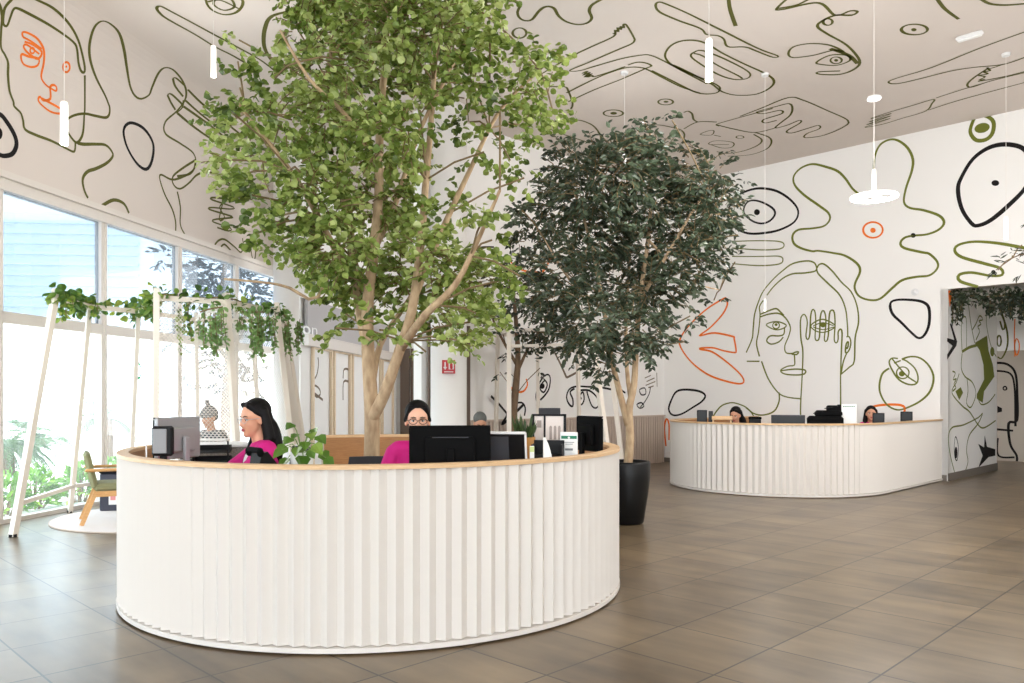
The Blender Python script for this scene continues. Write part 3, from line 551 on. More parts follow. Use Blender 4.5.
# ================================================================== COUNTERS
HC = 1.045
NC = Vector((-1.025, 6.204, 0)); NR = 1.845
def arc_path(c, r, a0, a1, step):
    n = int(abs(a1-a0)*r/step); return [(c+Vector((r*math.cos(a0+(a1-a0)*i/n), r*math.sin(a0+(a1-a0)*i/n), 0)), Vector((math.cos(a0+(a1-a0)*i/n), math.sin(a0+(a1-a0)*i/n), 0))) for i in range(n+1)]
def resample(path, step):
    out = [path[0]]; acc = 0
    for (p, n), (q, m) in zip(path, path[1:]):
        L = (q-p).length; s = 0
        while acc+(L-s) >= step:
            s += step-acc; acc = 0; t = s/L; out.append((p.lerp(q, t), n.lerp(m, t).normalized()))
        acc += L-s
    return out
def strip(mb, path, prof, closed=False):
    """sweep a closed profile of (outward offset, z) along the path"""
    n = len(prof); vs = [p+nn*d+Vector((0, 0, z)) for p, nn in path for d, z in prof]; fs = []; N = len(path)
    for i in range(N-1):
        for k in range(n): fs.append([i*n+k, i*n+(k+1) % n, (i+1)*n+(k+1) % n, (i+1)*n+k])
    fs += [list(range(n))[::-1], list(range((N-1)*n, N*n))]
    mb.add(vs, fs)
def counter(root, path, pitch, amp, deskw):
    fine = resample(path, .05); z = resample(path, pitch/2)
    mb = MB(); vs = []; fs = []
    for i, (p, nn) in enumerate(z):
        d = 0 if i % 2 else -amp
        vs += [p+nn*d+Vector((0, 0, .045)), p+nn*d+Vector((0, 0, HC-.025)), p-nn*.05+Vector((0, 0, .045)), p-nn*.05+Vector((0, 0, HC-.025))]
    for i in range(len(z)-1):
        a, b = 4*i, 4*i+4; fs += [[a, b, b+1, a+1], [a+2, a+3, b+3, b+2], [a+1, b+1, b+3, a+3], [a, a+2, b+2, b]]
    e = 4*(len(z)-1); fs += [[0, 1, 3, 2], [e, e+2, e+3, e+1]]
    mb.add(vs, fs); mb.build('fluted_panel', M['counter'], root, world=True)
    mb = MB(); strip(mb, fine, [(-.06, .012), (.004, .012), (.004, .04), (-.06, .04)]); mb.build('plinth', M['counter'], root, world=True)
    mb = MB(); strip(mb, fine, [(-.075, HC-.024), (.005, HC-.024), (.005, HC-.003), (.002, HC), (-.072, HC), (-.075, HC-.003)]); mb.build('oak_rim', M['oak'], root, world=True)
    mb = MB(); strip(mb, fine, [(-.075, 0), (-.052, 0), (-.052, HC-.025), (-.075, HC-.025)]); mb.build('inner_lining', M['darkoak'], root, world=True)
    mb = MB(); strip(mb, fine, [(-.075-deskw, .715), (-.076, .715), (-.076, .745), (-.075-deskw, .745)]); mb.build('desk_top', M['oak'], root, world=True)
t = thing('reception_counter', 'large round white fluted reception counter with an oak rim, around the big pale green tree', 'counter', NC)
counter(t, arc_path(NC, NR, math.radians(176), math.radians(478), .02), 2*pi*NR/124, .038, .55)
# far counter : straight flanks to the wall and a half-round end
FR = 1.7; FC = Vector((5.49, 11.64, 0))+V*FR
ang_u = math.atan2(U.y, U.x)
DW = (MP-FC).dot(U)-.01
path = [(FC-V*FR+U*DW, -V), (FC-V*FR, -V)]
half = arc_path(FC, FR, ang_u-pi/2, ang_u-3*pi/2, .02)
path = [(FC-V*FR+U*(DW*(1-i/40)), -V) for i in range(40)]+half+[(FC+V*FR+U*(DW*i/40), V) for i in range(1, 41)]
t = thing('reception_counter', 'far white fluted reception counter with a rounded end, standing against the mural wall', 'counter', FC)
counter(t, path, .094, .036, .45)
def far_front(px, inset):
    """point on the far counter's floor plan, INSET metres inside its front edge, straight along the camera ray of column px"""
    d = Vector(((px-CX)/F, 1, 0)); best = None
    for i in range(4000):
        p = d*(10.5+i*.002); q = p-FC; a, b = q.dot(U), q.dot(V); r = FR-inset
        if (a < 0 and math.hypot(a, b) <= r) or (a >= 0 and abs(b) <= r): return p
    return d*12
def near_front(px, inset):
    d = Vector(((px-CX)/F, 1, 0))
    for i in range(4000):
        p = d*(4+i*.001)
        if (p-NC).length <= NR-inset: return p
    return min((d*(4+i*.01) for i in range(400)), key=lambda q: (q-NC).length)
DESK = .746
# ================================================================== OFFICE THINGS
def hitz(py, Y): return CH+(HY-py)/F*Y
def face_cam(p): return math.atan2(p.y, p.x)-pi/2      # rz so that local -Y looks at the camera
def monitor(label, p, w, h, top, rz, front='screen', backm='blackplastic', group=None, name='computer_monitor', bez='blackplastic', tilt=0):
    """local -Y is the viewed side if front is False the back is viewed"""
    t = thing(name, label, 'monitor', (p.x, p.y, DESK), rz, group)
    cz = top-DESK-h/2; T = Matrix.Translation((0, 0, cz)) @ Matrix.Rotation(tilt, 4, 'X')
    mb = MB(); mb.box((0, 0, 0), (w, .028, h), T=T, bev=.008); mb.box((0, .03, -.01), (w*.62, .035, h*.6), T=T, bev=.012); mb.build('casing', M[backm], t)
    mb = MB(); mb.box((0, -.0155, .006), (w-.022, .003, h-.034), T=T); mb.build('screen', M['screen'], t)
    mb = MB()
    for sx, sz, dx, dz in ((0, h/2-.005, w, .01), (0, -h/2+.011, w, .022), (-w/2+.0055, 0, .011, h-.03), (w/2-.0055, 0, .011, h-.03)): mb.box((sx, -.016, sz), (dx, .006, dz), T=T)
    mb.build('bezel', M[bez], t)
    mb = MB(); mb.box((0, .065, cz/2-.01), (.05, .025, cz+.04), bev=.006); mb.box((0, .05, .006), (.2, .15, .012), bev=.005); mb.build('stand', M[backm], t)
    return t
# near counter, left side : slim display seen from behind plus a thin client box
p = at(178, 440, 5.35); 
t = monitor('slim silver-backed monitor at the left end of the round counter', Vector((p.x, p.y, 0)), .44, .28, hitz(417, 5.35), face_cam(p)+pi+math.radians(52), backm='silver')
p = at(163, 440, 5.06); t = thing('thin_client', 'small grey and black computer box with looped cable, before the slim silver monitor', 'computer', (p.x, p.y, DESK), face_cam(p)+math.radians(-18))
top = hitz(426, 5.06)-DESK
mb = MB(); mb.box((0, 0, top-.095), (.13, .045, .19), bev=.012); mb.build('casing', M['blackplastic'], t)
mb = MB(); mb.box((-.012, -.025, top-.095), (.085, .008, .155), bev=.004); mb.build('cover', M['midgrey'], t)
mb = MB(); mb.box((0, 0, .006), (.15, .12, .012), bev=.004); mb.bar((0, .01, .012), (0, .01, top-.17), .04, .02); mb.build('foot', M['blackplastic'], t)
mb = MB(); mb.tube(crom([(-.09, 0, top-.01), (-.1, -.01, top-.1), (-.095, -.02, top-.2), (-.12, -.03, top-.24), (-.1, -.03, .03), (-.06, 0, .01)]), .005, 6); mb.build('cable', M['whiteplastic'], t)
# black letter trays with papers
p = at(212, 445, 6.0); t = thing('letter_tray', 'stack of black letter trays topped with loose papers, beside the woman with long hair', 'tray', (p.x, p.y, DESK), .3)
zt = hitz(441.5, 6.0)-DESK
for i in range(4):
    mb = MB(); z = .01+i*zt/4
    mb.box((0, 0, z), (.27, .33, .006)); mb.box((-.132, 0, z+.02), (.006, .33, .04)); mb.box((.132, 0, z+.02), (.006, .33, .04)); mb.box((0, .162, z+.02), (.27, .006, .04)); mb.box((-.12, -.15, z+zt/8), (.012, .012, zt/4)); mb.box((.12, -.15, z+zt/8), (.012, .012, zt/4))
    mb.build('tray', M['blackplastic'], t)
t2 = thing('paper_sheaf', 'loose white sheaf of papers lying on the black letter trays', 'paper', (p.x, p.y, DESK+zt+.006), .3)
mb = MB()
for i in range(2): mb.box((.01*math.sin(i*3), .012*math.cos(i*2), .003+i*.005), (.21, .3, .003), rz=.12*math.sin(i*5))
mb.build('sheet', M['paper'], t2)
# side cabinet behind the trays (grey speckled)
p = at(221, 448, 6.62); t = thing('desk_cabinet', 'small grey cabinet behind the letter trays at the open side of the round counter', 'cabinet', (p.x, p.y, 0), .35)
hc = hitz(443, 6.62); mb = MB(); mb.box((0, 0, hc/2), (.4, .42, hc-.03), bev=.01); mb.build('body', mat('speckled grey laminate', (150, 144, 138), .6, noise=((112, 106, 100), .12), bscale=160), t)
mb = MB(); mb.box((0, 0, hc-.012), (.44, .46, .024), bev=.006); mb.build('top', M['whiteplastic'], t)
mb = MB(); mb.bar((-.08, -.225, hc*.8), (.08, -.225, hc*.8), .015); mb.build('handle', M['silver'], t)
# card terminal
p = near_front(265, .22); t = thing('card_terminal', 'black angled desk telephone beside the potted pothos', 'telephone', (p.x, p.y, DESK), face_cam(p)+.5)
zt = hitz(446, p.y)-DESK
mb = MB(); mb.prism([(-.07, 0), (.06, 0), (.06, .02), (-.015, .11), (-.055, .1)], -.06, .06, T=Matrix.Translation((0, 0, max(0, zt-.14))) @ Matrix.Rotation(pi/2, 4, 'X')); mb.build('body', M['blackplastic'], t)
mb = MB(); mb.cap((-.06, -.05, zt-.02), (-.06, .08, zt-.02), .016, .016); mb.cap((-.06, -.05, zt-.025), (-.055, -.05, zt-.04), .02, .02); mb.cap((-.06, .08, zt-.025), (-.055, .08, zt-.04), .02, .02); mb.build('handset', M['softblack'], t)
mb = MB(); mb.box((0, 0, max(.01, zt-.14)/2), (.14, .13, max(.01, zt-.14)), bev=.004); mb.build('base', M['blackplastic'], t)
mb = MB()
for i in range(3):
    for j in range(4): mb.box((.03, -.05+j*.033, zt-.10+i*.0), (.015, .02, .015))
mb.build('keypad', M['dkgrey'], t)
# woman's big black monitor (back towards us)
p = near_front(450, .38)
t = monitor('large black monitor seen from behind, hiding the lower face of the woman in glasses', p, .50, .29, hitz(425.5, p.y), face_cam(p)+pi+.04, backm='softblack')
mb = MB(); mb.box((.0, .05, hitz(437, p.y)-DESK), (.22, .004, .006)); mb.build('vent', M['dkgrey'], t)
# white framed display
p = near_front(507, .33)
t = monitor('white framed display with a dark screen, right of the big black monitor', p, .255, .235, hitz(431, p.y), face_cam(p)-.15, backm='whiteplastic', bez='whiteplastic', tilt=.25)
mb = MB(); h = .235; T = Matrix.Translation((0, 0, hitz(431, p.y)-DESK-h/2)) @ Matrix.Rotation(.25, 4, 'X')
mb.box((-.05, -.018, -.01), (.13, .004, .2), T=T); mb.build('privacy_filter', M['dkgrey'], t)
# snake plant in brown pot
def leafblade(mb, base, tip, w, bend=Vector((0, 0, 0)), n=6):
    base = Vector(base); tip = Vector(tip); d = tip-base; s = d.cross(Vector((math.sin(tip.x*97), math.cos(tip.y*53), .2))).normalized(); vs = []; fs = []
    for i in range(n+1):
        t_ = i/n; c = base+d*t_+bend*(t_*t_); ww = w*(.55+.9*t_)*(1-t_**3)+.0005
        nn = s.cross(d).normalized()*ww*.25; vs += [c-s*ww/2+nn, c, c+s*ww/2+nn]
    for i in range(n): a = 3*i; fs += [[a, a+1, a+4, a+3], [a+1, a+2, a+5, a+4]]
    mb.add(vs, fs)
M['snake'] = leaf_mat('snake plant leaf', [(0, (32, 52, 30)), (1, (88, 110, 58))], .15)
p = near_front(524, .5); t = thing('potted_plant', 'small upright snake plant in a brown pot behind the white framed display', 'plant', (p.x, p.y, DESK))
zp = hitz(437, p.y)-DESK
mb = MB(); mb.lathe([(.055, 0), (.07, zp*.5), (.078, zp), (.07, zp), (.065, zp-.02), (0, zp-.02)]); mb.build('pot', M['terracotta'], t, smooth=True)
mb = MB(); random.seed(3)
for i in range(34):
    a = random.uniform(0, 2*pi); r = random.uniform(.0, .05); o_ = random.uniform(.02, .13); h = random.uniform(.07, .16)
    leafblade(mb, (r*math.cos(a), r*math.sin(a), zp-.02), (o_*math.cos(a), o_*math.sin(a), zp+h), .026)
mb.build('foliage', M['snake'], t)
# framed display with two arches
p = near_front(549, .4); t = thing('desk_display', 'black framed desk display with a pale picture, behind the small white sign', 'display', (p.x, p.y, DESK), face_cam(p)-.08)
zt = hitz(414, p.y)-DESK; w, h = .24, .2
mb = MB(); cz = zt-h/2
for sx, sz, dx, dz in ((0, h/2-.007, w, .014), (0, -h/2+.009, w, .018), (-w/2+.009, 0, .018, h), (w/2-.009, 0, .018, h), (-.03, 0, .012, h)): mb.box((sx, 0, cz+sz), (dx, .02, dz))
mb.build('frame', M['blackplastic'], t)
mb = MB(); mb.box((0, .004, cz), (w-.02, .006, h-.02)); mb.build('picture', mat('pale picture print', (226, 214, 206), .4), t)
mb = MB()
for x in (.012, .042, .072):
    mb = MB(); mb.prism([(-.009, 0), (.009, 0), (.009, .085), (.006, .094), (0, .098), (-.006, .094), (-.009, .085)], -.002, .002, T=Matrix.Translation((x, -.001, cz-.078)) @ Matrix.Rotation(pi/2, 4, 'X')); mb.build('printed_arch', M['print'], t)
mb = MB(); mb.box((-.068, -.001, cz+.03), (.03, .004, .05)); mb.build('printed_block', M['print'], t)
mb = MB(); mb.box((0, .03, .006), (.18, .12, .012), bev=.004); mb.box((0, .03, (cz)/2), (.04, .02, cz)); mb.build('stand', M['blackplastic'], t)
p2 = at(549.5, 411, 7.0); p2.z = 0
monitor('dark grey monitor whose top edge shows above the black framed desk display', p2, .19, .2, hitz(408, 7.0), face_cam(p2)+pi, backm='dkgrey')
# black document tray on brown box
p = near_front(548, .22); t = thing('desk_organizer', 'low brown and black desk organizer below the black framed display', 'organizer', (p.x, p.y, DESK), face_cam(p)-.1)
zt = hitz(441, p.y)-DESK; mb = MB(); mb.box((0, 0, zt*.35), (.19, .16, zt*.7), bev=.005); mb.build('body', M['terracotta'], t)
mb = MB(); mb.box((0, 0, zt*.75), (.2, .17, .02), bev=.004); mb.box((0, .07, zt*.88), (.2, .012, zt*.25)); mb.box((-.095, 0, zt*.85), (.012, .16, zt*.2)); mb.box((.095, 0, zt*.85), (.012, .16, zt*.2)); mb.build('tray', M['blackplastic'], t)
# pale green leaflet box left of it
p = near_front(532, .24); t = thing('note_block', 'tiny block of pale green notes beside the desk organizer', 'notepad', (p.x, p.y, DESK), face_cam(p)); zt = hitz(446, p.y)-DESK
mb = MB(); mb.box((0, 0, zt/2), (.03, .03, zt), bev=.003); mb.build('holder', M['paper'], t)
mb = MB(); mb.box((0, -.016, zt-.02), (.028, .002, .034)); mb.build('note', mat('pale green note', (206, 220, 150), .8), t)
# white curved leaflet
p = near_front(548, .1); t = thing('leaflet', 'curled white leaflet standing left of the small green and white sign', 'leaflet', (p.x, p.y, DESK), face_cam(p))
zt = hitz(437.5, p.y)-DESK; mb = MB(); vs = []; fs = []
for i in range(9):
    s = i/8; xx = -.03+.06*s; yy = .02*math.sin(s*pi); zz = zt*(1-.35*s*s) if s > .3 else zt
    vs += [(xx, yy, 0), (xx, yy, zz), (xx, yy+.003, 0), (xx, yy+.003, zz)]
for i in range(8): a = 4*i; fs += [[a, a+4, a+5, a+1], [a+2, a+3, a+7, a+6], [a+1, a+5, a+7, a+3], [a, a+2, a+6, a+4]]
fs += [[0, 1, 3, 2], [32, 34, 35, 33]]; mb.add(vs, fs); mb.build('sheet', M['paper'], t)
# small sign with a green band
p = near_front(569, .15); t = thing('counter_sign', 'small white upright sign with a green band, on the right of the round counter', 'sign', (p.x, p.y, DESK), face_cam(p)-.1)
zt = hitz(432, p.y)-DESK; w = .115
mb = MB(); mb.box((0, 0, zt/2), (w, .006, zt), bev=.002); mb.box((0, .03, .004), (w, .07, .008)); mb.build('panel', M['paper'], t)
mb = MB(); mb.box((0, -.0038, zt-.035), (w-.012, .002, .02)); mb.build('green_band', M['signgreen'], t)
mb = MB(); mb.ell((0, -.0052, zt-.037), (.008, .001, .008), 12, 6); mb.build('emblem', M['whiteplastic'], t)
mb = MB()
for k, ww in enumerate((.07, .05)):
    mb = MB(); mb.box((0, -.0038, zt-.068-k*.012), (ww, .002, .004)); mb.build('text_line', M['textgrey'], t)
mb = MB(); mb.box((0, -.0038, zt-.115), (.052, .002, .014)); mb.build('printed_block', M['textgrey'], t)
# right hand black monitor seen obliquely from behind
p = at(589, 420, 5.9); p.z = 0; t = monitor('black monitor seen at an angle from behind, at the right end of the round counter', p, .30, .26, hitz(416, p.y)+.0, face_cam(p)+pi-.95, backm='softblack')
# ---- office chairs
def office_chair(label, loc, rz, seat=.5, src=None):
    if src is not None:
        c = copy_tree(src); c.location = loc; c.rotation_euler = (0, 0, rz); c['label'] = label; return c
    t = thing('office_chair', label, 'chair', loc, rz)
    mb = MB(); mb.box((0, 0, seat-.035), (.46, .46, .07), bev=.03); mb.build('seat', M['darkcloth'], t)
    mb = MB(); vs = []
    for j in range(7):
        for i in range(7):
            x = -.22+.44*i/6; z = seat+.12+.42*j/6; vs.append((x*(1-.12*(j/6)**3), -.25+.9*x*x-.05*(j/6), z))
    for j in range(7):
        for i in range(7): x, y, z = vs[j*7+i]; vs.append((x, y-.03, z))
    fs = []
    for j in range(6):
        for i in range(6): a = j*7+i; fs += [[a, a+1, a+8, a+7], [49+a, 49+a+7, 49+a+8, 49+a+1]]
    for k in range(6): fs += [[k, 49+k, 50+k, k+1], [42+k, 43+k, 92+k, 91+k], [k*7, k*7+7, 56+k*7, 49+k*7], [k*7+6, 55+k*7, 62+k*7, k*7+13]]
    mb.add(vs, fs); mb.build('backrest', M['dkgrey'], t)
    mb = MB(); mb.tube([(0, -.1, seat-.07), (0, -.26, seat-.02), (0, -.29, seat+.3)], .022); mb.build('back_support', M['blackplastic'], t)
    mb = MB(); mb.tube([(0, 0, .09), (0, 0, seat-.06)], .03)
    for k in range(5): a = 2*pi*k/5; mb.tube([(0, 0, .11), (.28*math.cos(a), .28*math.sin(a), .07)], [.025, .016]); mb.ell((.28*math.cos(a), .28*math.sin(a), .032), (.028, .028, .031), 10, 6)
    mb.build('base', M['blackplastic'], t)
    return t
# ---- far counter equipment
def blockmon(label, px0, px1, py0, inset, m='blackplastic', dep=.05, cat='monitor', name='computer_monitor'):
    p = far_front((px0+px1)/2, inset); w = (px1-px0)/F*p.y; zt = hitz(py0, p.y)-DESK
    t = thing(name, label, cat, (p.x, p.y, DESK), face_cam(p))
    h = min(zt-.08, .32); mb = MB(); mb.box((0, 0, zt-h/2), (w, dep*.5, h), bev=.006); mb.box((0, dep*.4, zt-h/2), (w*.6, dep*.5, h*.6), bev=.006); mb.build('casing', M[m], t)
    mb = MB(); mb.box((0, -dep*.25-.002, zt-h/2), (w-.03, .003, h-.03)); mb.build('screen', M['screen'], t)
    mb = MB(); mb.box((0, .03, .006), (min(w, .2), .14, .012)); mb.box((0, .03, (zt-h/2)/2), (.04, .02, zt-h/2)); mb.build('stand', M[m], t)
    return t
blockmon('black monitor at the left end of the far counter', 697, 707, 410, .3)
blockmon('narrow dark speaker box beside the leftmost monitor of the far counter', 708.5, 713, 411, .34, 'dkgrey', .08, 'speaker', 'speaker_box')
blockmon('wide low dark grey monitor in the middle of the far counter', 772, 804, 415, .3, 'dkgrey')
blockmon('small black monitor in front of the receptionist in red at the far counter', 873, 884, 413, .3)
blockmon('small black monitor at the right end of the far counter', 901, 912, 411.5, .3)
p = far_front(722, .35); t = thing('wooden_tray', 'flat wooden tray beside the black-haired receptionist at the far counter', 'tray', (p.x, p.y, DESK), face_cam(p)); zt = hitz(417.5, p.y)-DESK
mb = MB(); mb.box((0, 0, zt-.02), (.3, .2, .025), bev=.005)
for sx in (-.13, .13): mb.box((sx, 0, (zt-.03)/2), (.02, .18, zt-.03))
mb.box((0, .095, zt+.0), (.3, .012, .04)); mb.build('body', M['oak'], t)
p = far_front(755, .3); t = thing('desk_telephone', 'black desk telephone right of the black-haired receptionist', 'telephone', (p.x, p.y, DESK), face_cam(p)); zt = hitz(416.5, p.y)-DESK
mb = MB(); mb.box((0, 0, zt/2-.02), (.17, .16, zt-.04), bev=.01); mb.box((0, .04, zt-.05), (.17, .1, .05), bev=.01); mb.build('body', M['blackplastic'], t)
mb = MB(); mb.cap((-.07, 0, zt-.016), (.07, 0, zt-.016), .014, .014); mb.ell((-.075, 0, zt-.022), .02, 10, 6); mb.ell((.075, 0, zt-.022), .02, 10, 6); mb.build('handset', M['softblack'], t)
# printer with raised trays
p = far_front(824, .42); t = thing('label_printer', 'bulky black printer with stepped trays, left of the white square sign on the far counter', 'printer', (p.x, p.y, DESK), face_cam(p))
k = p.y/F; z = lambda py: hitz(py, p.y)-DESK
mb = MB(); mb.box((1*k, 0, z(416)/2), (34*k, .34, z(416)), bev=.03); mb.box((4*k, .02, (z(416)+z(411))/2), (26*k, .28, z(411)-z(416)+.02), bev=.03); mb.build('body', M['softblack'], t)
mb = MB(); mb.box((9*k, .05, (z(411)+z(406))/2), (14*k, .16, z(406)-z(411)+.02), bev=.02); mb.box((14*k, .09, (z(420)+z(404.5))/2), (4*k, .05, z(404.5)-z(420)), bev=.01); mb.build('paper_feed', M['softblack'], t)
mb = MB(); mb.bar((-2*k, -.02, z(411)), (-9*k, -.05, z(413.5)), .12, .012); mb.bar((8*k, 0, z(407)), (1*k, -.02, z(408.5)), .1, .012); mb.build('output_tray', M['blackplastic'], t)
p = far_front(849, .2); t = thing('counter_sign', 'white square sign with teal lettering standing on the far counter', 'sign', (p.x, p.y, DESK), face_cam(p)); k = p.y/F; z = lambda py: hitz(py, p.y)-DESK
mb = MB(); mb.box((0, 0, z(404)/2), (14*k, .008, z(404)), bev=.002); mb.box((0, .04, .004), (14*k, .09, .008)); mb.build('panel', M['paper'], t)
mb = MB()
for i in range(7): mb.box(((-5+i*1.65)*k, -.006, z(406.5)), (1.1*k, .003, .9*k))
mb.build('lettering', M['signgreen'], t)

# ================================================================== LOUNGE : armchair, rug, bin
RUGC = Vector((-4.12, 9.47, 0))
t = thing('round_rug', 'round pale rug on the floor under the armchair by the glazing', 'rug', RUGC)
mb = MB(); mb.lathe([(1.2, .001), (1.21, .006), (1.2, .012), (0, .013)], n=64); mb.build('pile', M['rug'], t)
mb = MB(); mb.tube([(1.21*math.cos(2*pi*k/64), 1.21*math.sin(2*pi*k/64), .008) for k in range(65)], .008, 6, cap=False); mb.build('bound_edge', M['slat'], t)
t = thing('armchair', 'beech armchair with a sage green seat and back, on the round rug', 'armchair', (-4.52, 9.1, .013), -pi/2+.5)
# local +Y = the way the sitter faces
for sx in (-1, 1):
    mb = MB(); mb.bar((sx*.27, .25, .0), (sx*.27, .22, .58), .045, .045); mb.build('leg', M['wood'], t)
    mb = MB(); mb.bar((sx*.27, -.36, .0), (sx*.27, -.22, .36), .045, .045); mb.build('leg', M['wood'], t)
    mb = MB(); mb.box((sx*.28, -.02, .6), (.06, .62, .032), bev=.012); mb.build('armrest', M['wood'], t)
    mb = MB(); mb.box((sx*.27, -.0, .335), (.032, .48, .06)); mb.build('side_rail', M['wood'], t)
mb = MB(); mb.box((0, .02, .4), (.5, .52, .09), bev=.03); mb.build('seat', M['greenfab'], t)
mb = MB(); mb.box((0, 0, 0), (.5, .075, .42), T=Matrix.Translation((0, -.27, .59)) @ Matrix.Rotation(.22, 4, 'X'), bev=.03); mb.build('backrest', M['greenfab'], t)
p = Vector(((114-CX)/F*9.95, 9.95, 0)); t = thing('waste_bin', 'dark square bin with a white label, behind the armchair by the glazing', 'bin', (p.x, p.y, 0), .16)
mb = MB(); mb.box((0, 0, .24), (.26, .26, .48), bev=.02); mb.build('body', mat('slate plastic', (58, 60, 74), .6), t)
mb = MB(); mb.box((0, 0, .5), (.28, .28, .05), bev=.015); mb.build('lid', M['blackplastic'], t)
mb = MB(); mb.box((.03, -.1315, .17), (.1, .003, .16)); mb.build('label', M['paper'], t)
mb = MB(); mb.box((.03, -.134, .18), (.06, .002, .07)); mb.build('printed_mark', M['pinkcase'], t)

# ================================================================== GAZEBO FRAMES
def rod(name, t, p, q, w, foot=False):
    mb = MB(); mb.bar(p, q, w, w); o = mb.build(name, M['tube'], t, world=True)
    if foot:
        m2 = MB(); m2.lathe([(w*.62, 0), (w*.62, .03)], (p[0], p[1], 0), 12); m2.build('rubber_foot', M['blackplastic'], o, world=True)
    return o
def lattice(name, t, a, b, c, d, cell=.05, w=.007):
    """expanded-metal sheet filling the quad a-b-c-d (a,b top edge; d,c bottom edge)"""
    mb = MB(); a, b, c, d = map(Vector, (a, b, c, d)); nu = max(4, int((b-a).length/cell)); nv = max(4, int((d-a).length/(cell*.62)))
    P = lambda u, v: (a.lerp(b, u)).lerp(d.lerp(c, u), v)
    for s in (1, -1):
        for k in range(-nv, nu+nv, 1):
            pts = []
            for j in range(nv+1):
                u = (k+s*j*.5)/nu
                if -1e-6 <= u <= 1+1e-6: pts.append((u, j/nv))
            if len(pts) > 1:
                p, q = P(*pts[0]), P(*pts[-1]); mb.bar(p, q, w, .004, up=(b-a).cross(d-a).normalized())
    return mb.build(name, M['tube'], t, world=True)
G1 = dict(A=(-4.90, 8.55), B=(-3.80, 8.5), C=(-3.2, 8.9), D=(-2.9, 9.77), E=(-3.05, 10.6), F=(-3.63, 11.1), F2=(-4.33, 10.9), G=(-4.63, 9.87), H=(-4.96, 9.36))
feet = dict(A=(-5.06, 8.06), B=(-3.7, 8.25), C=(-2.95, 8.7), D=(-2.66, 9.9), E=(-2.75, 10.95), F=(-3.6, 11.5), F2=(-4.45, 11.3), G=(-5.1, 10.6), H=(-5.42, 9.75))
GZ = 2.55
t = thing('garden_pergola', 'white steel pergola frame with splayed legs and mesh sides, by the glazing at left', 'pergola', (-4.0, 9.5, 0))
g3 = lambda k, z=GZ: Vector((G1[k][0], G1[k][1], z))
for k in G1: rod('leg', t, Vector((feet[k][0], feet[k][1], 0)), g3(k, GZ+.03), .062 if k in 'ABCD' else .05, True)
for a, b in (('A', 'H'), ('H', 'G'), ('G', 'F2'), ('F2', 'F'), ('F', 'E'), ('E', 'D'), ('D', 'C'), ('C', 'B'), ('B', 'G'), ('C', 'F2')): rod('beam', t, g3(a, GZ-.07), g3(b, GZ-.07), .055)
low = lambda k, f=.13: Vector((feet[k][0], feet[k][1], 0)).lerp(g3(k), f)
for a, b in (('A', 'H'), ('H', 'G')): rod('rail', t, low(a), low(b), .045)
for a, b in (('B', 'C'), ('C', 'D'), ('D', 'E'), ('F2', 'F')):
    lattice('mesh_panel', t, g3(a, GZ-.1), g3(b, GZ-.1), low(b, .32), low(a, .32), .036 if a != 'D' else .03, .0045 if a != 'D' else .01)
G2 = [(-.045, 12.2, -.045, 12.05), (1.16, 11.75, 1.44, 11.3), (1.55, 13.0, 1.83, 12.9), (1.09, 13.3, 1.15, 13.35), (.43, 13.3, .44, 13.35), (-.23, 13.0, -.28, 13.05)]
t = thing('garden_pergola', 'second white steel pergola frame standing in front of the dim back wall', 'pergola', (.6, 12.6, 0))
for i, (x, y, fx, fy) in enumerate(G2): rod('leg', t, Vector((fx, fy, 0)), Vector((x, y, 2.5)), .07 if i in (0, 1, 2) else .05, True)
for i in range(6):
    a, b = G2[i], G2[(i+1) % 6]; rod('beam', t, Vector((a[0], a[1], 2.44)), Vector((b[0], b[1], 2.44)), .05)
rod('beam', t, Vector((-.045, 12.2, 2.2)), Vector((1.16, 11.75, 2.2)), .045)
# ================================================================== TIMBER PORTALS of the gallery
def portal(label, s, first=None):
    t = thing('timber_portal', label, 'door frame', GA+GAD*s+GAN*.034, math.atan2(GAD.y, GAD.x))
    for x in (0, 1.12):
        mb = MB(); mb.box((x, 0, 1.19), (.06, .06, 2.38)); mb.build('post', M['paleoak'], t)
    mb = MB(); mb.box((.56, 0, 2.41), (1.18, .06, .06)); mb.build('lintel', M['paleoak'], t)
for i, nm in enumerate(('first', 'second', 'third', 'fourth', 'fifth')):
    portal('%s pale timber door frame of the gallery, counted from the column by the glazing' % nm, .6+i*1.32)
mb = MB(); rz = math.atan2(GAD.y, GAD.x); mb.box(GA+GAD*3.7+GAN*.09+Vector((0, 0, 2.51)), (7.4, .16, .2), rz); mb.box(GA+GAD*3.7+GAN*.1+Vector((0, 0, 2.62)), (7.4, .17, .02), rz); struct(mb.build('trim_gallery', M['oak'] if False else M['frame']))
t = thing('sign_board', 'grey board with white lettering above the timber door frames', 'sign', GA+GAD*3.2+GAN*.08+Vector((0, 0, 2.632)), rz)
mb = MB(); mb.box((0, 0, .35), (6.2, .06, .7)); mb.build('board', mat('light grey board', (176, 172, 172), .6), t)
def text(body, size, loc, rz, m, parent, name, ext=.004, ry=pi/2):
    c = bpy.data.curves.new(name, 'FONT'); c.body = body; c.size = size; c.extrude = ext; c.align_x = 'CENTER'; c.materials.append(m)
    o = bpy.data.objects.new(name, c); COL.objects.link(o); bpy.context.view_layer.update()
    me = bpy.data.meshes.new_from_object(o.evaluated_get(bpy.context.evaluated_depsgraph_get())); bpy.data.objects.remove(o); bpy.data.curves.remove(c)
    o = bpy.data.objects.new(name, me); COL.objects.link(o); o.location = loc; o.rotation_euler = (ry, 0, rz); o.parent = parent; return o
pp = hit(308.5, 334.5, GA+GAN*.115, GAN); loc = Matrix.Rotation(-rz, 4, 'Z') @ (pp-t.location)
